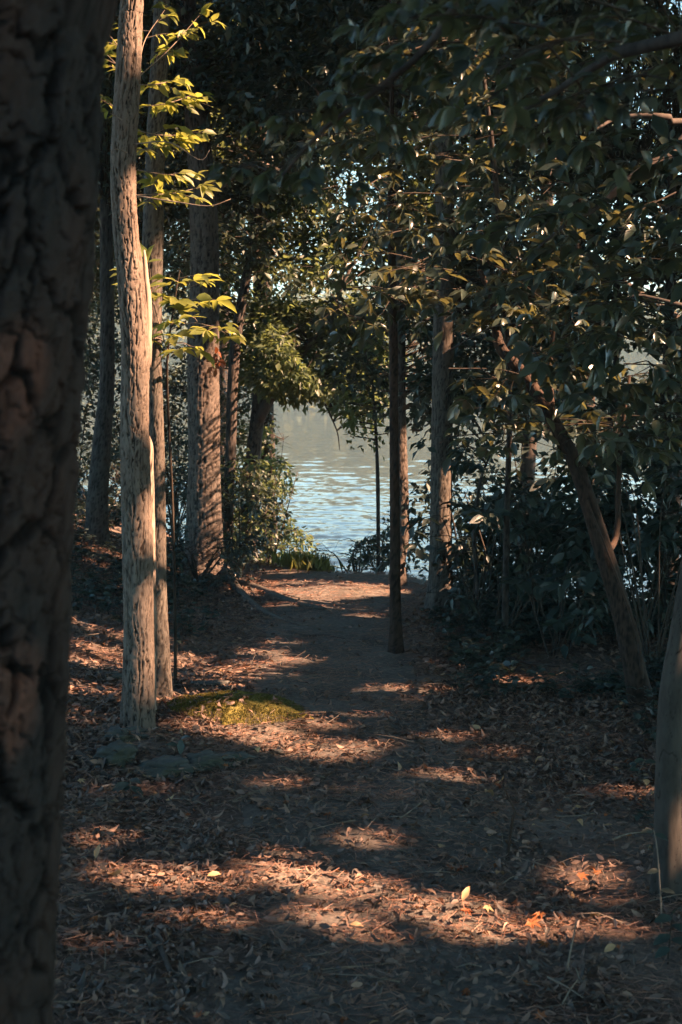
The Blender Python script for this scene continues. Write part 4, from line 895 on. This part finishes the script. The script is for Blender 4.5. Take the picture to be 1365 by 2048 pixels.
one_leaf(155, 1580, 'small bright leaf between dark pine and rocks', LITTER_TAN, 'lobed', .05, (1, .3, .2), (0, -.8, 1))

# ------------------------------------------------------------------ rocks, moss, roots, sticks
def blob(c, r, seed, n=34, rough=.42):
    th = np.linspace(0, math.pi, n); ph = np.linspace(0, 2 * math.pi, 2 * n, endpoint=False); PH, TH = np.meshgrid(ph, th)
    d = np.stack([np.sin(TH) * np.cos(PH), np.sin(TH) * np.sin(PH), np.cos(TH)], -1)
    k = 1 + rough * (2 * vnoise2(d[..., 0] * 2 + seed * 3, d[..., 1] * 2 + d[..., 2] * 1.7, seed) - 1) + rough * .4 * (2 * vnoise2(d[..., 0] * 6, d[..., 1] * 6 + d[..., 2] * 5, seed + 3) - 1)
    V = (np.array(c) + d * k[..., None] * np.array(r)).reshape(-1, 3); m = 2 * n
    i = np.arange(n - 1)[:, None] * m; j = np.arange(m)[None]; j2 = (j + 1) % m
    F = np.stack([i + j, i + m + j, i + m + j2, i + j2], -1).reshape(-1, 4); return (V, F.ravel(), np.full(len(F), 4), 0)
rk = [(235, 1520, (.11, .08, .055), 'rounded grey lichen rock at the foot of the slender oak'), (330, 1545, (.12, .08, .04), 'flat grey rock right of the slender oak foot'), (410, 1530, (.11, .08, .04), 'broad flat mossy rock beside the path'),
      (250, 1478, (.10, .08, .04), 'small rock tucked behind the slender oak foot'), (470, 1520, (.08, .05, .03), 'low rock slab nearest to the path'), (230, 1358, (.12, .06, .03), 'flat pale stone on the left bank behind the slender oak'),
      (420, 1375, (.12, .06, .025), 'thin stone ledge on the left bank above the moss'), (548, 1510, (.04, .03, .02), 'small pale pebble at the sunlit path edge'), (870, 1620, (.03, .025, .015), 'small dark stone in the path shade')]
for k, (px, py, r, lab) in enumerate(rk):
    p = gpt(px, py); c = (p[0], p[1], float(gz(p[0], p[1])))
    tag(build('rock', [blob((c[0], c[1], c[2] + r[2] * .1), r, k + 2)], [ROCK], None, c, smooth=True), lab, 'rock')
n = 260; pr = [gpt(px, py) for px, py, r_, l_ in rk]; ci = rng.integers(0, len(pr), n); c = np.array(pr)[ci] + np.stack([U(-.16, .16, n), U(-.12, .12, n), np.zeros(n)], -1)
rz = np.array([q[2][2] for q in rk])[ci]; P = np.stack([c[:, 0], c[:, 1], gz(c[:, 0], c[:, 1]) + rz * U(.3, 1.3, n)], -1)
kind(build('drifted_leaves', [leafs('oval', P, np.stack([U(-1, 1, n), U(-1, 1, n), U(-.3, .1, n)], -1), nrm(UP + .3 * rng.normal(size=(n, 3))), U(.02, .045, n), .014, U(-1, 2, n))], [LITTER]), 'stuff', 'dry leaves drifted over the rocks by the slender oak', 'fallen leaves')
ang = np.linspace(0, 2 * math.pi, 90, endpoint=False); rs = np.linspace(0, 1, 30)
RR, AA = np.meshgrid(rs, ang, indexing='ij'); ed = .8 + .5 * (vnoise2(np.cos(AA) * 2 + 4, np.sin(AA) * 2 + 4, 41) - .5) * 2 + .35 * (vnoise2(np.cos(AA) * 7 + 14, np.sin(AA) * 7 + 14, 42) - .5)
X = -.50 + RR * .27 * ed * np.cos(AA); Y = 6.72 + RR * .22 * ed * np.sin(AA)
Z = gz(X, Y) + .012 - .03 * RR ** 6 + .012 * vnoise2(X * 60, Y * 60, 43) + .02 * vnoise2(X * 12, Y * 12, 44)
V = np.stack([X, Y, Z], -1).reshape(-1, 3); i = np.arange(29)[:, None] * 90; j = np.arange(90)[None]; j2 = (j + 1) % 90
F = np.stack([i + j, i + 90 + j, i + 90 + j2, i + j2], -1).reshape(-1, 4)
n = 9000; k = rng.random(n) ** .62; a = U(0, 6.28, n); x = -.50 + k * .33 * np.cos(a); y = 6.72 + k * .26 * np.sin(a)
mt = leafs('kite', np.stack([x, y, gz(x, y) + .018], -1), nrm(np.stack([U(-.7, .7, n), U(-.7, .7, n), np.ones(n)], -1)), rng.normal(size=(n, 3)), U(.008, .02, n), .004, mat=0)
kind(build('moss', [(V, F.ravel(), np.full(len(F), 4), 0), mt], [MOSS], smooth=True), 'stuff', 'yellow-green moss cushion on the hump left of the path', 'moss')

def stick(label, pl, r0, r1, mat, lift=.02, name='fallen_stick', cat='stick', px=True, side=()):
    pp = [gpt(*q[:2]) for q in pl]; pp = np.array([[p[0], p[1], gz(p[0], p[1]) + lift + (q[2] if len(q) > 2 else 0)] for p, q in zip(pp, pl)])
    ch = [tube(spline(pp, 16), np.linspace(r0, r1, 16), 7)]
    return tag(build(name, ch, [mat], None, tuple(pp[0]), smooth=True), label, cat)
stick('surface root crossing the path in the middle distance', [(575, 1268), (610, 1276), (650, 1274), (690, 1280)], .022, .01, BARK_DARK, .0, 'surface_root', 'root')
stick('thin surface root snaking along the left side of the path', [(540, 1335), (590, 1345), (640, 1352)], .02, .008, BARK_DARK, .0, 'surface_root', 'root')
stick('gnarled surface root beside the grey rocks', [(155, 1515), (185, 1535), (215, 1560), (260, 1572)], .02, .008, BARK_DARK, .01, 'surface_root', 'root')
stick('thick dark stick lying in the shaded left foreground', [(318, 1905), (330, 1935), (342, 1960)], .010, .007, BARK_DARK, .02)
stick('short pale stick by the dark pine under the rocks', [(205, 1590), (225, 1588), (245, 1592)], .005, .003, WOOD_BARE, .03)
stick('thin grey twig slanting on the path floor', [(797, 1655), (820, 1640), (843, 1622)], .003, .002, TWIG_PALE, .03)
stick('pale straight twig on the right litter beside the smooth trunk', [(1225, 1712), (1260, 1698), (1295, 1693)], .004, .002, TWIG_PALE, .05)
stick('long thin twig in the left sun patch', [(560, 1800), (600, 1790), (640, 1760)], .002, .0015, TWIG_PALE, .035)
stick('bleached crossed twig at the bottom right', [(1095, 1995), (1130, 2015), (1165, 2040)], .003, .0015, TWIG_PALE, .05)
stick('second bleached twig crossing it at the bottom right', [(1125, 2045), (1140, 2025), (1155, 2005)], .0025, .0015, TWIG_PALE, .05)
stick('dark fallen branch on the right bank by the shaded ferns', [(1010, 1330), (1060, 1345), (1120, 1350)], .012, .006, BARK_DARK, .05)

def upright(name, label, foot, pts, r0, r1, mat, leaves=None, cat='twig', lm=None):
    g = gpt(*foot); base = np.array([g[0], g[1], float(gz(g[0], g[1]))]); P = [base - UP * .02] + [at(x, y, g[1]) for x, y in pts]
    root = thing(name, label, cat, tuple(base)); build('stem', [tube(spline(P, 16), np.linspace(r0, r1, 16), 6)], [mat], root, tuple(base), smooth=True)
    if leaves:
        for x, y, L, dx, dz in leaves:
            build('leaf', [leafs('oval', at(x, y, g[1])[None], np.array([[dx, -.5, dz]]), np.array([[.2, -.6, 1.]]), L, L * .5, np.array([1.]))], [lm or LEAF_DARK], root, tuple(base))
upright('dead_sapling', 'thin leafless reddish sapling stump standing in the litter right of the path', (1013, 1725), [(1025, 1640), (1030, 1622), (1015, 1590), (1003, 1558)], .006, .0025, BARK_BROWN)
upright('seedling', 'pale-stemmed seedling with three grey-green leaves left of the smooth trunk', (1268, 1562), [(1278, 1545), (1290, 1520)], .003, .0015, TWIG_PALE, [(1290, 1520, .05, -1, .1), (1288, 1524, .055, 1, .2), (1280, 1540, .05, -1, .3)], 'seedling', LEAF_MID)
upright('seedling', 'seedling with one hanging oval leaf beside the moss cushion', (345, 1530), [(352, 1500), (362, 1478)], .002, .001, TWIG, [(362, 1478, .065, .05, -1), (362, 1478, .05, .8, .5), (356, 1490, .05, -1, .3)], 'seedling')
upright('seedling', 'low seedling with broad drooping leaves before the grey rocks', (262, 1592), [(262, 1572), (260, 1558)], .003, .002, TWIG_PALE, [(260, 1566, .085, -1, -.25), (261, 1572, .08, -.9, -.45), (262, 1572, .07, 1, -.5), (260, 1560, .06, .6, .1)], 'seedling')
upright('dry_stalk', 'pale dry stalk leaning at the lower right', (1128, 1960), [(1138, 1920), (1150, 1860), (1155, 1840)], .0035, .0015, TWIG_PALE)
upright('dry_stalk', 'forked pale dry stalk just right of the leaning one', (1170, 1985), [(1160, 1960), (1152, 1935)], .003, .0015, TWIG_PALE)
upright('dry_stalk', 'tall thin pale stem before the smooth trunk', (1325, 1860), [(1322, 1800), (1315, 1700), (1308, 1660)], .003, .0015, TWIG_PALE, [(1308, 1662, .045, -1, .2), (1309, 1668, .045, 1, -.2), (1318, 1740, .04, -1, 0), (1320, 1780, .045, 1, .1)])
upright('seedling', 'leafy green seedling at the right edge before the smooth trunk foot', (1335, 1930), [(1340, 1880), (1345, 1830)], .003, .0015, TWIG, [(1345, 1835, .06, -1, .1), (1343, 1850, .06, .8, -.1), (1342, 1870, .06, -1, -.2), (1341, 1880, .06, 1, .1), (1340, 1895, .055, -.8, -.2), (1345, 1830, .05, .2, .7)], 'seedling')

# ------------------------------------------------------------------ the damp air of the wood
m = bpy.data.materials.new('thin_haze'); m.use_nodes = True; nt = m.node_tree; nt.nodes.clear(); out = nt.nodes.new('ShaderNodeOutputMaterial')
pv = nt.nodes.new('ShaderNodeVolumePrincipled'); pv.inputs['Density'].default_value = 0.0011; pv.inputs['Color'].default_value = (.62, .88, .95, 1); pv.inputs['Anisotropy'].default_value = 0.1
nt.links.new(pv.outputs[0], out.inputs['Volume'])
x0, x1, y0, y1, z0, z1 = -520, 520, -130, 620, -6, 60
V = np.array([(x, y, z) for z in (z0, z1) for y in (y0, y1) for x in (x0, x1)], float)
F = np.array([(0, 2, 3, 1), (4, 5, 7, 6), (0, 1, 5, 4), (2, 6, 7, 3), (0, 4, 6, 2), (1, 3, 7, 5)])
kind(build('haze', [(V, F.ravel(), np.full(6, 4), 0)], [m]), 'stuff', 'thin damp air between the trees and over the lake', 'haze')
